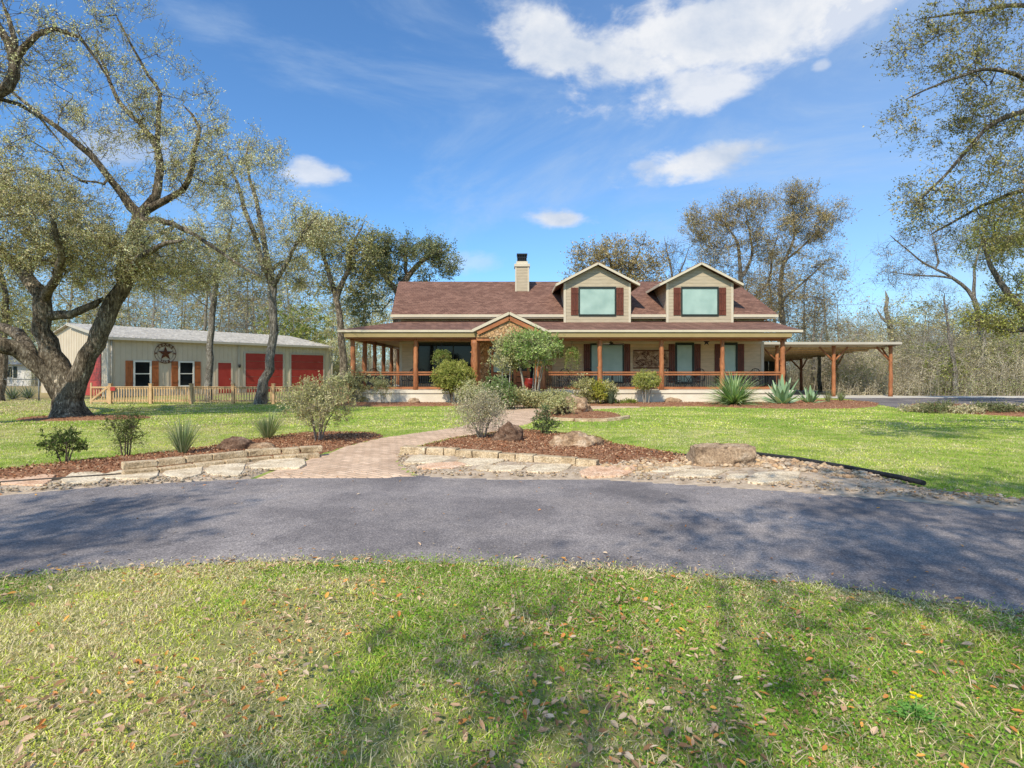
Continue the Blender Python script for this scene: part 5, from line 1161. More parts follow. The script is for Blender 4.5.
tree('dead_tree', 'broken dead pale snag rising above the carport corner', [
    [(897, 400, 52, .32), (894, 350, 52, .26), (889, 325, 52, .22), (886, 310, 52, .18), (887, 298, 52, .14), (885, 291, 52, .10)], [(890, 328, 52, .16), (882, 318, 52, .12), (876, 308, 52, .07)]],
    [(884, 322, 10, 12, 52, 1.2, 8, .1)], 13, step=.6, tip=.03, zmin=6, twigs=3, tl=.6, leaves=1, ls=.1, cols=BROWN, bark='bark_pale')
for i, (x0, x1, x2, yt, Y, lab) in enumerate([(956, 951, 944, 300, 35.5, 'slender bare pale trunk bending left in the right woods'), (985, 984, 986, 312, 37, 'slender straight pale trunk right of the bending one in the right woods'), (815, 813, 816, 300, 47, 'thin pale trunk standing behind the middle of the carport'), (820, 819, 823, 330, 40.5, 'short thin pale trunk seen between the carport posts')]):
    tree('bare_tree', lab, [[(x0, 372+840/Y, Y, .16), (x0-1, 372, Y, .13), (x1, 345, Y, .10), (x2, yt, Y, .05)]], [(x2, yt+4, 16, 22, Y, 1.5, 26, .3)], 30+i, step=.5, tip=.010, zmin=2.5, twigs=6, tl=.7, leaves=3, ls=.08, cols=BROWN, bark='bark_pale', jit=.4)
tree('oak_tree', 'thin dark trunk cut by the left picture edge beyond the big oak', [
    [(1, 403, 29, .22), (2, 360, 29, .18), (6, 320, 29, .16), (4, 285, 29, .12), (-8, 250, 29, .06)]], [(0, 285, 34, 34, 29, 2.5, 70, .8), (20, 320, 28, 16, 29, 2, 30, .8)], 14, step=.5, zmin=4, twigs=7, tl=.6, leaves=9, ls=.09, cols=OAK)
# close overhanging tree at the upper right
Yr = 9.6
tree('oak_tree', 'near tree at upper right whose fine drooping branches hang into view', [
    [(1330, 460, Yr, .45), (1320, 250, Yr, .38), (1290, 120, Yr, .32), (1240, 40, Yr, .24), (1180, -20, Yr, .16), (1110, -30, Yr, .1)],
    [(1315, 240, Yr, .2), (1220, 170, Yr, .12), (1130, 120, Yr-.2, .075), (1060, 100, Yr-.3, .055), (1020, 112, Yr-.3, .045), (985, 130, Yr-.3, .035), (950, 170, Yr-.3, .025), (915, 205, Yr-.3, .012)],
    [(1290, 130, Yr, .16), (1190, 70, Yr+.3, .09), (1100, 20, Yr+.3, .06), (1030, 5, Yr+.3, .04), (970, 12, Yr+.3, .025), (915, 20, Yr+.3, .010)],
    [(1230, 165, Yr, .08), (1120, 170, Yr+.8, .06), (1040, 185, Yr+.9, .045), (985, 205, Yr+.8, .03), (930, 235, Yr+.8, .015)],
    [(1060, 100, Yr-.3, .04), (1000, 70, Yr-.6, .03), (950, 80, Yr-.8, .02), (905, 100, Yr-.8, .010)]],
    [(950, 38, 58, 34, Yr, 1.0, 75, .75), (985, 105, 90, 46, Yr, 1.3, 120, .75), (1000, 185, 92, 38, Yr, 1.2, 100, .65), (1060, 100, 90, 110, Yr, 1.4, 95, .7), (1005, 232, 52, 26, Yr, 1.0, 36, .8), (922, 210, 38, 20, Yr, .8, 36, .7), (1150, 60, 120, 120, Yr, 2, 90)],
    15, step=.16, tip=.0035, zmin=3.0, twigs=8, tl=.22, leaves=8, ls=.035, cols=[(.13, .125, .04), (.29, .27, .09), (.46, .41, .17), (.6, .5, .26)], twr=.0028, bark='bark_grey', jit=.4, bow=.3)

# shade trees standing behind the camera, whose dappled shadows fall on the drive
def shade(x, y, c, rx, rz, nc, seed, lab, sub=9, cs=.55, tl=.6, ls=.11, leaves=8):
    root = thing('oak_tree', lab, 'tree', (x, y, 0), 'oaks standing behind the viewpoint'); rg = np.random.default_rng(seed)
    v = unit(rg.normal(size=(nc, 3)))*(rg.random((nc, 1))**.4); C0 = np.array(c)+v*np.array([rx, rx, rz]); T = np.repeat(C0, sub, 0)+rg.normal(size=(nc*sub, 3))*cs*np.array([1, 1, .6])
    T = T[(T[:, 1] < .2) | (T[:, 2] > 2.4+T[:, 1]*1.1)]
    cx, cy, cz = c; k = [(x, y, -.1, .3), (x+(cx-x)*.05, y+(cy-y)*.05, cz*.4, .2), (x+(cx-x)*.4, y+(cy-y)*.4, cz*.8, .09), (cx, cy, cz, .035)]
    PA, par, r, nsk = grow([k], T, seed, .5, .012, cz*.4, 2.2, .3, .4); nm = NM(); tubes(nm, PA, par, r, nsk, (.3, .27, .22)); nm.build('trunk', M['bark'], root, smooth=True)
    nm = NM(); foliage(nm, T, np.ones(len(T)), rg, 7, tl, leaves, ls, OAK, dark=.5); nm.build('crown', M['leaf'], root)
shade(4.5, -6.5, (1.2, -2.3, 8.0), 2.7, 1.2, 21, 62, 'spreading oak standing behind the viewpoint on the right')
shade(-9.5, -6, (-8.0, -2.2, 7.5), 1.5, 1.0, 8, 64, 'oak standing far to the left of the viewpoint')
shade(-4.5, -9, (-3.6, -5.4, 8.6), 2.9, 1.3, 5, 61, 'tall oak standing behind the viewpoint on the left')
shade(3.2, -10.5, (-.2, -5.4, 8.2), 2.2, 1.3, 5, 63, 'oak standing straight behind the viewpoint')

# ------------------------------------------------------------------ far woods and brush
TP = [template(201, 11, 7, GREYOAK, 7, 7, .15, .9, 85), template(202, 10, 6, BROWN, 8, 2, .16, 1.0, 90, .6), template(203, 12, 7, OAK, 7, 8, .15, .9, 85),
      template(204, 9, 5, [(.30, .26, .20), (.36, .31, .24)], 9, 1, .14, 1.1, 85, .4), template(205, 8, 5, OAK, 7, 9, .13, .8, 75, 1, .25), template(206, 9, 6, BROWN, 9, 2, .15, 1.0, 90, .5, .2),
      template(207, 8, 6, [(.16, .19, .04), (.32, .34, .09), (.42, .42, .15)], 6, 8, .2, .8, 80, 1, .2)]
def woods(name, label, spots, seed):
    rg = np.random.default_rng(seed); nm = NM()
    for (x, y, h, k) in spots:
        t = TP[k]; hh = {0: 11, 1: 10, 2: 12, 3: 9, 4: 8, 5: 9, 6: 8}[k]; s = h/hh; a = rg.random()*6.28; c, sn = math.cos(a), math.sin(a)
        sx = s*(.9+.5*rg.random()); Mx = np.array([[c*sx, -sn*sx, 0], [sn*sx, c*sx, 0], [0, 0, s]]); nm.merge(t, Mx, (x, y, 0), .8+.35*rg.random())
    return nm.build(name, M['leaf'], label=label, cat='woods', kind='stuff')
rg = np.random.default_rng(77)
def topx(px_, pytop, Y): return ((px_-512)*Y/F, Y, CH+(HY-pytop)*Y/F)
spots = []
for px_, top, Y, k in [(-40, 250, 58, 0), (0, 262, 62, 2), (35, 290, 60, 0), (60, 250, 64, 1), (95, 262, 60, 2), (125, 285, 62, 0), (150, 258, 60, 3), (175, 275, 64, 0), (200, 250, 60, 1), (228, 262, 66, 2), (250, 285, 60, 5), (275, 270, 64, 0), (292, 302, 56, 6), (310, 308, 58, 6), (300, 255, 66, 1), (330, 280, 62, 2), (352, 262, 64, 0), (325, 330, 48, 4), (345, 318, 46, 0), (368, 300, 52, 2), (382, 310, 54, 0), (80, 315, 66, 4), (30, 330, 68, 4), (-20, 320, 66, 4), (140, 312, 66, 5), (190, 308, 66, 1), (265, 310, 66, 3), (245, 262, 62, 3), (105, 240, 66, 3), (-30, 280, 72, 1), (15, 270, 74, 3), (48, 300, 72, 5), (72, 285, 74, 1), (110, 300, 72, 5), (132, 262, 76, 1), (160, 300, 72, 5), (180, 280, 74, 3), (212, 270, 76, 1), (236, 300, 72, 5), (258, 272, 74, 3), (284, 290, 72, 1), (308, 280, 74, 3), (340, 300, 72, 5), (370, 285, 74, 1)]:
    x, y, z = topx(px_, top+6*rg.normal(), Y); spots.append((x, y, z, k))
woods('woodland', 'pale olive and grey oak woodland behind the barn', spots, 1)
spots = []
for px_, top, Y, k in [(690, 280, 60, 3), (715, 270, 58, 1), (735, 285, 60, 5), (760, 262, 62, 3), (785, 255, 60, 1), (805, 280, 56, 3), (830, 262, 60, 3), (842, 290, 52, 5), (848, 318, 54, 2), (862, 305, 56, 2), (880, 310, 56, 1), (900, 330, 54, 5), (916, 296, 50, 4), (926, 306, 50, 2), (940, 322, 48, 3), (955, 330, 50, 5), (972, 310, 46, 3), (990, 322, 44, 5), (1005, 318, 46, 4), (1025, 330, 44, 1), (1045, 310, 44, 6), (820, 320, 58, 4), (795, 325, 56, 5), (770, 330, 56, 1), (870, 335, 50, 4), (930, 345, 44, 5), (1060, 290, 46, 1), (1090, 300, 44, 2), (905, 318, 60, 2), (890, 300, 58, 5), (960, 300, 54, 5), (1015, 300, 52, 0), (845, 330, 40, 5), (862, 322, 42, 3), (878, 335, 39, 0), (892, 326, 43, 5), (908, 334, 39, 2), (922, 318, 41, 1), (938, 330, 38, 3), (950, 312, 42, 5), (966, 328, 38, 0), (980, 320, 40, 5), (996, 332, 38, 4), (1010, 316, 40, 1), (1022, 326, 38, 6), (1040, 320, 40, 5), (1060, 310, 40, 3), (932, 340, 37, 6), (975, 345, 37, 4), (835, 310, 56, 1), (800, 300, 60, 5), (775, 300, 60, 3)]:
    x, y, z = topx(px_, top+5*rg.normal(), Y); spots.append((x, y, z, k))
woods('woodland', 'grey leafless woodland with a few dark evergreens beyond the carport', spots, 2)
# understory thicket
br = NM(); n = 0
spots2 = []
for i in range(150):
    Y = 36+24*rg.random()**1.2; p = 800+340*rg.random() if i < 105 else (-60+430*rg.random() if i < 125 else 300+100*rg.random())
    if p < 800: Y += 14
    top = (352+12*rg.normal()) if i < 105 else 352+10*rg.random()
    x, y, z = topx(p, min(top, 366), Y)
    if 14 < x < 24 and y < 48: continue
    if p < 800 and -30 < x < -6 and y < 56: y = 58+8*rg.random()
    spots2.append((x, y, max(z, 1.6), [5, 3, 3, 4, 1, 5][rg.integers(0, 6)]))
for i in range(40):
    x = -60+180*rg.random(); spots2.append((x, 66+22*rg.random(), 3.0+2.0*rg.random(), [4, 0, 5][rg.integers(0, 3)]))
woods('undergrowth', 'tangled grey brown brush and low evergreens along the wood edge', spots2, 3)

# dense brush wall: thin stems and twigs
def thicket(name, label, n, fx0, fx1, fy0, fy1, hmin, hmax, seed, col, green=.55, Lf=3):
    rg = np.random.default_rng(seed); Y = fy0+(fy1-fy0)*rg.random(n)**1.2; p = fx0+(fx1-fx0)*rg.random(n); X = (p-512)*Y/F
    hh = (hmin+(hmax-hmin)*rg.random(n)**1.3)*(.4+1.2*fnoise(X*.35+seed, Y*.35)); nm = NM()
    a = np.stack([X, Y, np.full(n, -.05)], 1); ln = rg.normal(size=(n, 2))*.34; md = a+np.stack([hh*ln[:, 0]*.2, hh*ln[:, 1]*.2, hh*.5], 1)
    b = a+np.stack([hh*ln[:, 0]*1.1, hh*ln[:, 1]*1.1, hh], 1); c = np.array(col)*(.55+.8*rg.random((n, 1))); r0 = .010+.014*rg.random(n)
    cones(nm, a, md+(md-a)*.35, r0, c); cones(nm, md, b, r0*.7, c)
    K = 18; ai = np.repeat(np.arange(n), K); t = .04+.96*rg.random((n*K, 1)); s0 = np.where(t < .5, a[ai]+(md-a)[ai]*t*2, md[ai]+(b-md)[ai]*(t*2-1)); d = unit(rg.normal(size=(n*K, 3))+np.array([0, 0, .15])); e = s0+d*(.25+.8*rg.random((n*K, 1))); e[:, 2] = np.maximum(e[:, 2], .03)
    cones(nm, s0, e, .007, c[ai]*(.7+.6*rg.random((n*K, 1))))
    bi = np.repeat(np.arange(n*K), Lf); q = s0[bi]+(e-s0)[bi]*rg.random((len(bi), 1))+rg.normal(size=(len(bi), 3))*.06
    tone = fnoise(q[:, 0]*.35+50+seed, q[:, 2]*.7+q[:, 1]*.3)[:, None]+.05*rg.normal(size=(len(bi), 1)); g = np.where(tone > green, np.array([.36, .39, .15]), np.array([.60, .53, .37]))*(.5+.9*rg.random((len(bi), 1)))
    leafquads(nm, q, rg.normal(size=q.shape), .085, .045, g, rg); nm.build(name, M['leaf'], label=label, cat='brush', kind='stuff')
thicket('brushwood', 'pale grey tangle of leafless brush standing along the right wood edge', 1500, 835, 1130, 35.2, 44, 1.0, 4.2, 5, (.62, .54, .44), .47)
thicket('brushwood', 'taller tan brush and saplings deeper in the right wood', 1000, 800, 1130, 45, 54, 2.5, 7.0, 8, (.58, .50, .40), .5)
thicket('brushwood', 'grey brush seen through the open carport and behind it', 1000, 770, 880, 47.5, 56, 1.2, 5.0, 6, (.62, .56, .47), .55)
thicket('brushwood', 'light olive brush behind the barn and beside the house', 900, -60, 420, 58, 68, 2.0, 6.0, 7, (.62, .57, .44), .5)
thicket('brushwood', 'tall olive saplings filling the wood behind the barn', 700, -70, 400, 60, 72, 5.0, 12.0, 9, (.50, .44, .33), .42, 5)
mb = MB(); mb.add([(24.05, 35.0, .006), (90, 35.0, .006), (180, 120, .006), (14, 120, .006), (14, 46.5, .006), (24.05, 46.5, .006)], [(0, 1, 2, 3, 4, 5)]); mb.build('woodland_floor', M['litter_floor'], kind='structure')
mb = MB(); mb.add([(-140, 57.5, .006), (13.9, 57.5, .006), (13.9, 140, .006), (-200, 140, .006)], [(0, 1, 2, 3)]); mb.build('woodland_floor', M['litter_floor'], kind='structure')
# ------------------------------------------------------------------ shrubs
def shrub(name, label, px_, py_, Y, rx, z0, z1, seed, n=60, stems=6, twigs=6, tl=.12, leaves=8, ls=.03, cols=GREEN, cat='shrub', group=None, twr=.0025, tip=.003, dense=.38, twcol=(.16, .12, .09), up=.3, base_r=.05, ell=None, dark=.5):
    rg = np.random.default_rng(seed); bx = (px_-512)*Y/F; root = thing(name, label, cat, (bx, Y, .03), group)
    v = unit(rg.normal(size=(n, 3))); lob = np.array([mnoise.noise(Vector((q[0]*1.6+seed, q[1]*1.6, q[2]*1.6))) for q in v])[:, None]; v = v*(rg.random((n, 1))**dense)*(1+lob*(.75 if dense > .3 else .22)); zc = (z0+z1)/2
    T = np.array([bx, Y, zc])+v*np.array([rx, rx, (z1-z0)/2])
    nm = NM()
    per = np.array_split(rg.permutation(n), stems)
    for s, ids in enumerate(per):
        if len(ids) == 0: continue
        a = 6.28*s/stems+rg.random(); tt = T[ids]; tt = T[np.argsort(np.abs(np.arctan2(T[:, 1]-Y, T[:, 0]-bx)-((a+math.pi) % (2*math.pi)-math.pi)))[:len(ids)]] if stems > 1 else T
        b0 = np.array([bx+math.cos(a)*base_r, Y+math.sin(a)*base_r, -.02]); c = tt.mean(0); mid = b0+(c-b0)*np.array([.35, .35, .5]); r0 = tip*(len(ids)**.5)*1.2
        PA, par, r, nsk = grow([[(*b0, r0), (*mid, r0*.8), (*(b0+(c-b0)*.8), r0*.5)]], T[ids], seed+s, max(.05, rx*.15), tip, z0*.5 if z0 > .3 else .02, 2.2, .3, .5)
        tubes(nm, PA, par, r, nsk, twcol)
    nm.build('stem', M['barkattr'], root, smooth=True)
    nm = NM(); foliage(nm, T, np.ones(n), rg, twigs, tl, leaves, ls, cols, twcol, twr, up=up, dark=dark, tw_center=(bx, Y, z0))
    nm.build('foliage', M['leaf'], root); return root
SILV = [(.42, .36, .21), (.62, .54, .35), (.80, .71, .49)]
SILG = [(.32, .31, .13), (.52, .49, .25), (.70, .65, .37)]
shrub('shrub', 'large feathery silver grey shrub beside the brick path in the middle bed', 482, 441, 12.1, .66, .10, 1.15, 301, n=190, stems=9, twigs=7, tl=.22, leaves=5, ls=.03, cols=SILV, twcol=(.34, .30, .24), up=.8, dense=.5, twr=.0028)
shrub('shrub', 'rounded silvery green shrub at the end of the left mulch bed by the path', 318, 443, 11.8, .60, .38, 1.34, 302, n=230, stems=7, twigs=8, tl=.15, leaves=7, ls=.034, cols=SILG, twcol=(.36, .30, .24), up=.5, twr=.003)
shrub('shrub', 'small round dark green shrub at the left end of the mulch bed', 65, 465, 9.1, .30, .12, .56, 303, n=70, stems=4, twigs=6, tl=.08, leaves=8, ls=.028, cols=[(.04, .07, .02), (.09, .14, .04), (.17, .2, .07)])
shrub('shrub', 'upright twiggy green sapling shrub between the round shrub and the grass clump', 126, 459, 9.8, .26, .12, .86, 304, n=75, stems=4, twigs=6, tl=.11, leaves=7, ls=.026, cols=[(.07, .11, .03), (.14, .18, .06), (.24, .25, .1)])
shrub('shrub', 'clipped ball shaped yellow green shrub below the left fern basket', 453, 404, 25.6, .86, .55, 1.98, 305, n=420, stems=5, twigs=7, tl=.16, leaves=9, ls=.055, cols=[(.24, .27, .06), (.42, .43, .11), (.56, .54, .18)], dense=.2, twr=.004, tip=.004)
shrub('shrub', 'clipped ball shaped shrub on bare stems before the right porch railing', 646, 403, 26.0, .57, .68, 1.50, 306, n=240, stems=6, twigs=7, tl=.12, leaves=9, ls=.045, cols=[(.27, .30, .07), (.46, .47, .12), (.58, .56, .2)], dense=.2, twr=.004, tip=.004, twcol=(.4, .36, .3), base_r=.1)
shrub('small_tree', 'small multi stemmed tree with dense round green crown before the entry', 531, 408, 24.3, 1.22, 1.75, 3.2, 307, n=300, stems=7, twigs=7, tl=.26, leaves=6, ls=.085, cols=[(.17, .26, .07), (.32, .42, .13), (.50, .56, .23)], cat='tree', dense=.25, twr=.005, tip=.0045, twcol=(.46, .40, .32), base_r=.25)
shrub('shrub', 'thin leafy shrub left of the round tree with greyer foliage', 506, 409, 24.0, .55, 1.4, 3.0, 308, n=120, stems=4, twigs=6, tl=.22, leaves=7, ls=.07, cols=SILG, dense=.35, twr=.005, tip=.005, twcol=(.42, .38, .32), base_r=.15)
shrub('shrub', 'sparse spindly shrub before the left porch railing', 383, 403, 25.6, .48, .35, 1.35, 309, n=70, stems=5, twigs=6, tl=.16, leaves=7, ls=.045, cols=SILG, twcol=(.25, .2, .15))
shrub('shrub', 'small dark green leafy bush on the lawn side of the middle mulch bed', 545, 437, 12.9, .24, .06, .60, 310, n=60, stems=4, twigs=6, tl=.09, leaves=7, ls=.035, cols=[(.07, .11, .04), (.14, .19, .08), (.24, .28, .13)])
shrub('shrub', 'dark small bush between the pale boulder and the path in the island bed', 560, 417, 18.6, .42, .08, .72, 311, n=80, stems=4, twigs=6, tl=.12, leaves=7, ls=.05, cols=SILG)
for i, (p, q, Y, rx, z1, lab, cols) in enumerate([(497, 412, 22.0, .7, 1.2, 'bright green mounded shrub behind the feathery grey one', [(.13, .2, .06), (.24, .32, .12), (.34, .4, .18)]), (472, 412, 23.0, .6, 1.0, 'grey green mounded shrub below the ball shaped one', SILG),
        (530, 410, 22.9, .6, .6, 'low grey green shrub at the foot of the round tree', SILG), (556, 410, 23.0, .65, .65, 'low silvery shrub row plant right of the tree stems', SILG), (512, 410, 22.6, .6, .8, 'low grey shrub left of the tree stems', SILG),
        (585, 408, 25.2, .5, 1.2, 'loose grassy green plant before the railing right of the entry', SILG), (606, 408, 25.4, .45, 1.0, 'small grey green plant left of the mulch and slab', SILG),
        (352, 405, 26.4, .9, 1.6, 'pale green bush at the left corner of the porch', SILG), (340, 405, 27.5, .8, 1.3, 'greyish bush beside the end of the picket fence', SILV)]):
    shrub('shrub', lab, p, q, Y, rx, .08, z1, 320+i, n=130, stems=6, twigs=7, tl=.18, leaves=8, ls=.055, cols=cols, twr=.004)
shrub('shrub', 'bright yellow leaved shrub before the railing right of the entry', 597, 408, 25.0, .42, .15, 1.1, 340, n=110, stems=5, twigs=6, tl=.16, leaves=8, ls=.055, cols=[(.28, .28, .04), (.44, .42, .07), (.5, .46, .12)])
# low groundcover clumps by the porch bed and on the far bed
for i, (p, Y, rx, h, lab) in enumerate([(614, 25.6, .5, .22, 'flat yellow green clump at the foot of the porch slab, left one'), (631, 25.6, .3, .22, 'flat yellow green clump nearest the ball shrub stems'), ]):
    shrub('low_plant', lab, p, 405, Y, rx, .04, h, 350+i, n=40, stems=4, twigs=5, tl=.1, leaves=8, ls=.045, cols=[(.2, .25, .04), (.34, .38, .08)], cat='plant')
for i in range(9):
    p = 915+i*17; g = G(p, 414+.3*i+(i % 2)); Y = g[1]+1.0
    shrub('low_plant', 'low grey green plant in the far right bed beside the side driveway', p, 414, Y, .5, .04, .20+.07*(i % 3), 360+i, n=50, stems=4, twigs=5, tl=.16, leaves=7, ls=.05, cols=[(.12, .15, .06), (.24, .26, .12), (.32, .3, .17)] if i % 3 else SILV, cat='plant', group='low plants in the far right bed')
# spiky plants
def spiky(name, label, px_, Y, n, L, W, seed, cols, spread=1.1, cat='plant', droop=.5, thick=False, segs=5, minel=.05):
    rg = np.random.default_rng(seed); bx = (px_-512)*Y/F; root = thing(name, label, cat, (bx, Y, .03)); nm = NM()
    for i in range(n):
        a = i*2.399+rg.normal()*.2; el = minel+spread*(1-(i/n))**.8*(1+.1*rg.normal()); l = L*(.7+.4*rg.random())*(1 if not thick else (.75+.35*(i/n)))
        s = np.linspace(0, 1, segs+1); th = el+droop*s*s
        dr = np.stack([np.sin(th), np.cos(th)], 1); p = np.zeros((segs+1, 2)); p[1:] = np.cumsum(dr[:-1]*l/segs, 0)
        rad = np.array([math.cos(a), math.sin(a), 0]); side = np.array([-math.sin(a), math.cos(a), 0])
        c = np.array([bx, Y, .03])+rad*(p[:, :1]+.03)+np.array([0, 0, 1])*p[:, 1:]
        w = W/2*(np.sin(np.pi*np.clip(.25+.72*s, 0, 1))**.7 if thick else (1-s**1.5*.95))[:, None]
        nrm = np.cross(side, np.gradient(c, axis=0)); nrm = unit(nrm)*(.35*w)
        v = np.concatenate([c-side*w+nrm*(1 if thick else .4), c-nrm*.6, c+side*w+nrm*(1 if thick else .4)]); k = segs+1; j = np.arange(segs)
        f = np.concatenate([np.stack([j, j+1, k+j+1, k+j], 1), np.stack([k+j, k+j+1, 2*k+j+1, 2*k+j], 1)])
        cc = np.array(cols)[rg.integers(0, len(cols))]*(.75+.5*rg.random()); nm.add(v, f, cc)
    nm.build('foliage', M['leaf'], root); return root
spiky('yucca', 'big dense green yucca rosette before the right porch railing', 734, 24.8, 420, 1.6, .075, 401, [(.2, .3, .11), (.32, .44, .18), (.5, .6, .33)], 1.5, droop=.7)
spiky('agave', 'large broad leaved blue green agave right of the yucca', 782, 25.3, 34, 1.25, .22, 402, [(.26, .38, .22), (.36, .48, .3), (.46, .58, .4)], 1.25, thick=True, droop=.15)
spiky('agave', 'smaller blue green agave right of the large one', 810, 26.0, 26, .78, .15, 403, [(.26, .38, .2), (.36, .48, .3)], 1.15, thick=True, droop=.15)
spiky('grass_clump', 'tall spiky grey green grass clump at the left bed edge above a squarish flagstone', 183, 9.95, 170, .72, .016, 404, [(.2, .28, .13), (.32, .38, .2), (.46, .48, .3)], .55, droop=.35)
spiky('grass_clump', 'spiky grass clump behind the boulders left of the silvery shrub', 268, 12.2, 170, .70, .018, 405, [(.2, .26, .11), (.3, .35, .18), (.44, .46, .28)], .75, droop=.35)
spiky('grass_clump', 'small dark spiky clump beside the yellow leaved shrub', 611, 25.0, 70, .8, .04, 406, [(.1, .13, .08), (.18, .22, .14)], .5, droop=.3)
spiky('grass_clump', 'pale wispy grass clump on the agave mulch, left one', 828, 26.5, 60, .7, .02, 407, [(.3, .3, .15), (.24, .27, .12)], .45, droop=.3)
spiky('grass_clump', 'green wispy grass clump at the right end of the agave mulch', 841, 27.5, 60, .6, .025, 408, [(.2, .25, .1), (.26, .3, .13)], .5, droop=.3)
for i, (p, Y) in enumerate([(13, 30.5), (28, 31.5)]): spiky('palmetto', ['grey green palmetto beyond the chain link fence, left one', 'grey green palmetto beyond the chain link fence, right one'][i], p, Y, 60, .8, .08, 410+i, [(.16, .2, .13), (.24, .28, .18)], 1.3, droop=.2)
# yellow flowering weed in the near verge
fx_, fy_ = G(916, 722); root = thing('yellow_flower', 'single yellow flowering weed among the near grass at lower right', 'flower', (fx_, fy_, 0))
m = MB(); m.tube([(fx_, fy_, 0), (fx_+.004, fy_, .06), (fx_, fy_+.003, .115)], .0025, 5); m.build('stem', M['green_stem'], root)
nm = NM(); rgg = np.random.default_rng(9)
for k in range(5):
    z = .115+.004*k; cx = fx_+.02*(k-2)*.5; cy = fy_+.006*rgg.normal(); aa = np.arange(9)*.7; c = np.stack([np.full(9, cx), np.full(9, cy), np.full(9, z-.008*abs(k-1))], 1)
    leafquads(nm, c, np.stack([np.cos(aa), np.sin(aa), .4+0*aa], 1), .013, .009, np.tile([(.9, .66, .01)], (9, 1)), rgg)
nm.build('petals', M['litter'], root)
nm = NM(); n = 300; aa = rgg.random(n)*6.28; rr = .10*rgg.random(n)**.8*(.7+.3*np.sin(aa*5)); c = np.stack([fx_+rr*np.cos(aa)*1.3, fy_+rr*np.sin(aa), .02+.05*rgg.random(n)*(1-rr/.13)], 1)
leafquads(nm, c, np.stack([np.cos(aa), np.sin(aa), .5*rgg.random(n)], 1), .018, .010, np.array([.17, .34, .08])*(.6+.9*rgg.random((n, 1))), rgg)
nm.build('leaves', M['leaf'], root)
# ------------------------------------------------------------------ light, sky, camera
SAZ = R(205); SEL = R(44)      # azimuth of the sun measured clockwise from +Y
sd = Vector((math.sin(SAZ)*math.cos(SEL), math.cos(SAZ)*math.cos(SEL), math.sin(SEL)))
L = bpy.data.lights.new('sun', 'SUN'); L.energy = 5.0; L.angle = R(.55); L.color = (1.0, .92, .77)
lo = link(bpy.data.objects.new('sun', L)); lo.rotation_euler = sd.to_track_quat('Z', 'Y').to_euler(); lo.location = sd*50
w = bpy.data.worlds.new('World'); sc.world = w; w.use_nodes = True; nt = w.node_tree; bg = nt.nodes['Background']
sky = N(nt, 'ShaderNodeTexSky', sky_type='NISHITA'); sky.sun_disc = False; sky.sun_elevation = SEL; sky.sun_rotation = SAZ; sky.air_density = 1.0; sky.dust_density = .3; sky.ozone_density = 2.6; sky.altitude = 0
tc = N(nt, 'ShaderNodeTexCoord'); sp = N(nt, 'ShaderNodeSeparateXYZ'); nt.links.new(tc.outputs['Generated'], sp.inputs[0])
az = math_(nt, 'ARCTAN2', sp.outputs['X'], sp.outputs['Y']); el = math_(nt, 'ARCSINE', sp.outputs['Z'])
def skn(scale, detail, rough, stretch=(1, 1, 1), dist=0, loc=(0, 0, 0)):
    mp = N(nt, 'ShaderNodeMapping'); mp.inputs['Scale'].default_value = stretch; mp.inputs['Location'].default_value = loc; nt.links.new(tc.outputs['Generated'], mp.inputs['Vector'])
    n = N(nt, 'ShaderNodeTexNoise'); setin(n, Scale=scale, Detail=detail, Roughness=rough, Distortion=dist); nt.links.new(mp.outputs[0], n.inputs['Vector']); return n.outputs['Fac']
nA = skn(7, 9, .58, (1, 1, 2.0), .25); nB = skn(22, 7, .6, (1, 1, 1.6), .3)
turb = math_(nt, 'ADD', math_(nt, 'MULTIPLY', math_(nt, 'SUBTRACT', nA, .47), 2.4), math_(nt, 'MULTIPLY', math_(nt, 'SUBTRACT', nB, .5), 1.1))
def azel(px, py):
    d = Vector((px-512, F, HY-py)).normalized(); return math.atan2(d.x, d.y), math.asin(d.z)
def cloud(px, py, rx, ry, dens=1.0, rot=0., soft=.75):
    a0, e0 = azel(px, py); ra = abs(azel(px+rx, py)[0]-azel(px-rx, py)[0])/2; re = abs(azel(px, py+ry)[1]-azel(px, py-ry)[1])/2
    u = math_(nt, 'SUBTRACT', az, a0); v = math_(nt, 'SUBTRACT', el, e0)
    c, s = math.cos(rot), math.sin(rot)
    u2 = math_(nt, 'ADD', math_(nt, 'MULTIPLY', u, c/ra), math_(nt, 'MULTIPLY', v, s/ra)); v2 = math_(nt, 'ADD', math_(nt, 'MULTIPLY', u, -s/re), math_(nt, 'MULTIPLY', v, c/re))
    d = math_(nt, 'SQRT', math_(nt, 'ADD', math_(nt, 'MULTIPLY', u2, u2), math_(nt, 'MULTIPLY', v2, v2)))
    q = math_(nt, 'ADD', math_(nt, 'SUBTRACT', 1.0, d), turb); mr = N(nt, 'ShaderNodeMapRange', interpolation_type='SMOOTHSTEP'); nt.links.new(q, mr.inputs[0]); mr.inputs[1].default_value = 0; mr.inputs[2].default_value = soft; mr.inputs[4].default_value = dens
    return mr.outputs[0]
cl = None
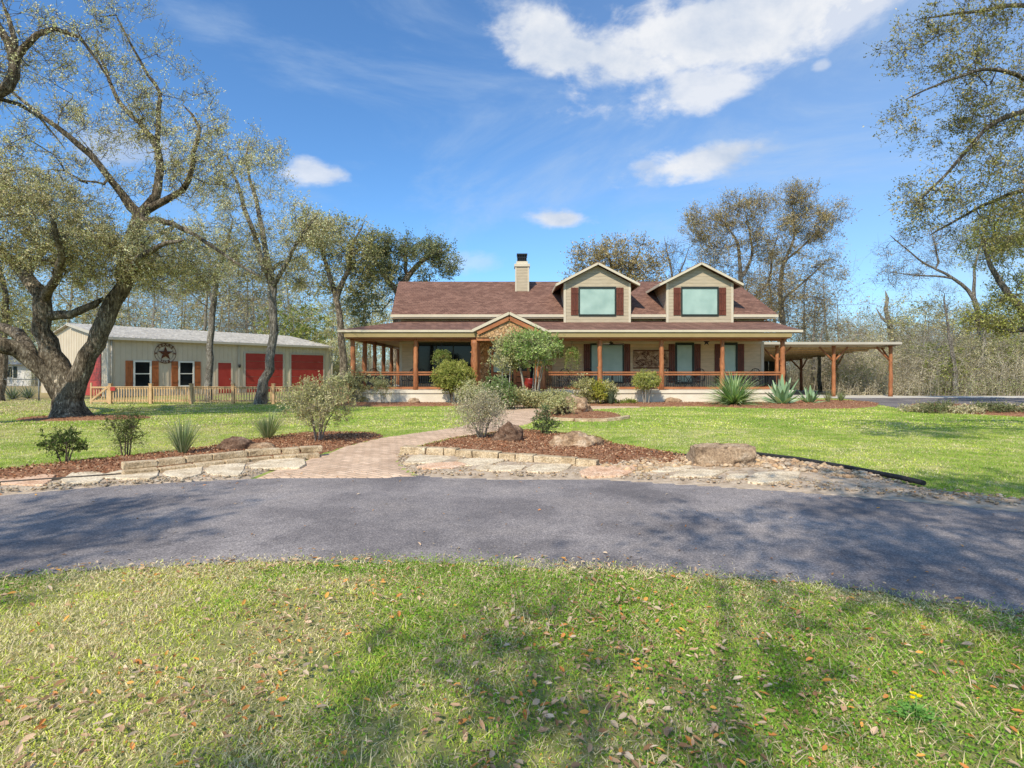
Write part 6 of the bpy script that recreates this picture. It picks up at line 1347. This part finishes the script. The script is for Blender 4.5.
for a in [(560, 45, 95, 42, 1.0, -.15), (660, 38, 150, 66, .97, .0), (700, 85, 80, 34, .85, .0), (770, 20, 130, 62, .95, .25), (850, 5, 90, 36, .7, .3), (705, 158, 82, 20, .95, .06), (645, 165, 20, 8, .6, 0), (563, 218, 34, 11, .95, 0), (318, 173, 28, 14, .8, 0), (822, 66, 12, 8, .5, 0), (455, 262, 40, 14, .35, 0), (120, 150, 60, 26, .6, 0), (300, 70, 1, 1, 0, 0)]:
    if a[4] == 0: continue
    c = cloud(*a[:6]); cl = c if cl is None else math_(nt, 'MAXIMUM', cl, c)
# thin high veil
wisp = skn(2.3, 8, .62, (1.0, 1, 2.6), .6, (3, 1, 2)); mr = N(nt, 'ShaderNodeMapRange', interpolation_type='SMOOTHSTEP'); nt.links.new(wisp, mr.inputs[0]); mr.inputs[1].default_value = .43; mr.inputs[2].default_value = .76; mr.inputs[4].default_value = .5
right = N(nt, 'ShaderNodeMapRange', interpolation_type='SMOOTHSTEP'); nt.links.new(az, right.inputs[0]); right.inputs[1].default_value = -.25; right.inputs[2].default_value = .75; right.inputs[3].default_value = .0; right.inputs[4].default_value = .30
veil = math_(nt, 'MINIMUM', math_(nt, 'ADD', mr.outputs[0], math_(nt, 'MULTIPLY', right.outputs[0], math_(nt, 'ADD', .45, wisp))), .8)
tint = mixc(nt, 1.0, sky.outputs[0], (.72, 1.07, 1.34), 'MULTIPLY')
c1 = mixc(nt, veil, tint, (3.6, 4.5, 5.7))
shade_ = skn(5, 6, .6, (1, 1, 1.5), .2, (5, 5, 5)); cc = ramp(nt, shade_, [(.38, (3.7, 4.3, 5.3)), (.6, (6.0, 6.1, 6.3))])
c2 = mixc(nt, cl, c1, cc); nt.links.new(c2, bg.inputs['Color']); bg.inputs['Strength'].default_value = .15
cam = bpy.data.cameras.new('camera'); co = link(bpy.data.objects.new('camera', cam)); co.location = (0, 0, CH); co.rotation_euler = (R(90), 0, 0)
cam.sensor_width = 36; cam.sensor_fit = 'HORIZONTAL'; cam.lens = 36*F/1024; cam.shift_y = -12/1024; cam.clip_start = .05; cam.clip_end = 3000; sc.camera = co
sc.view_settings.view_transform = 'Standard'; sc.view_settings.look = 'None'; sc.view_settings.exposure = 0; sc.view_settings.gamma = 1
sc.cycles.max_bounces = 5; sc.cycles.transparent_max_bounces = 4; sc.cycles.diffuse_bounces = 3; sc.cycles.glossy_bounces = 2; sc.cycles.use_denoising = True; sc.cycles.caustics_reflective = False
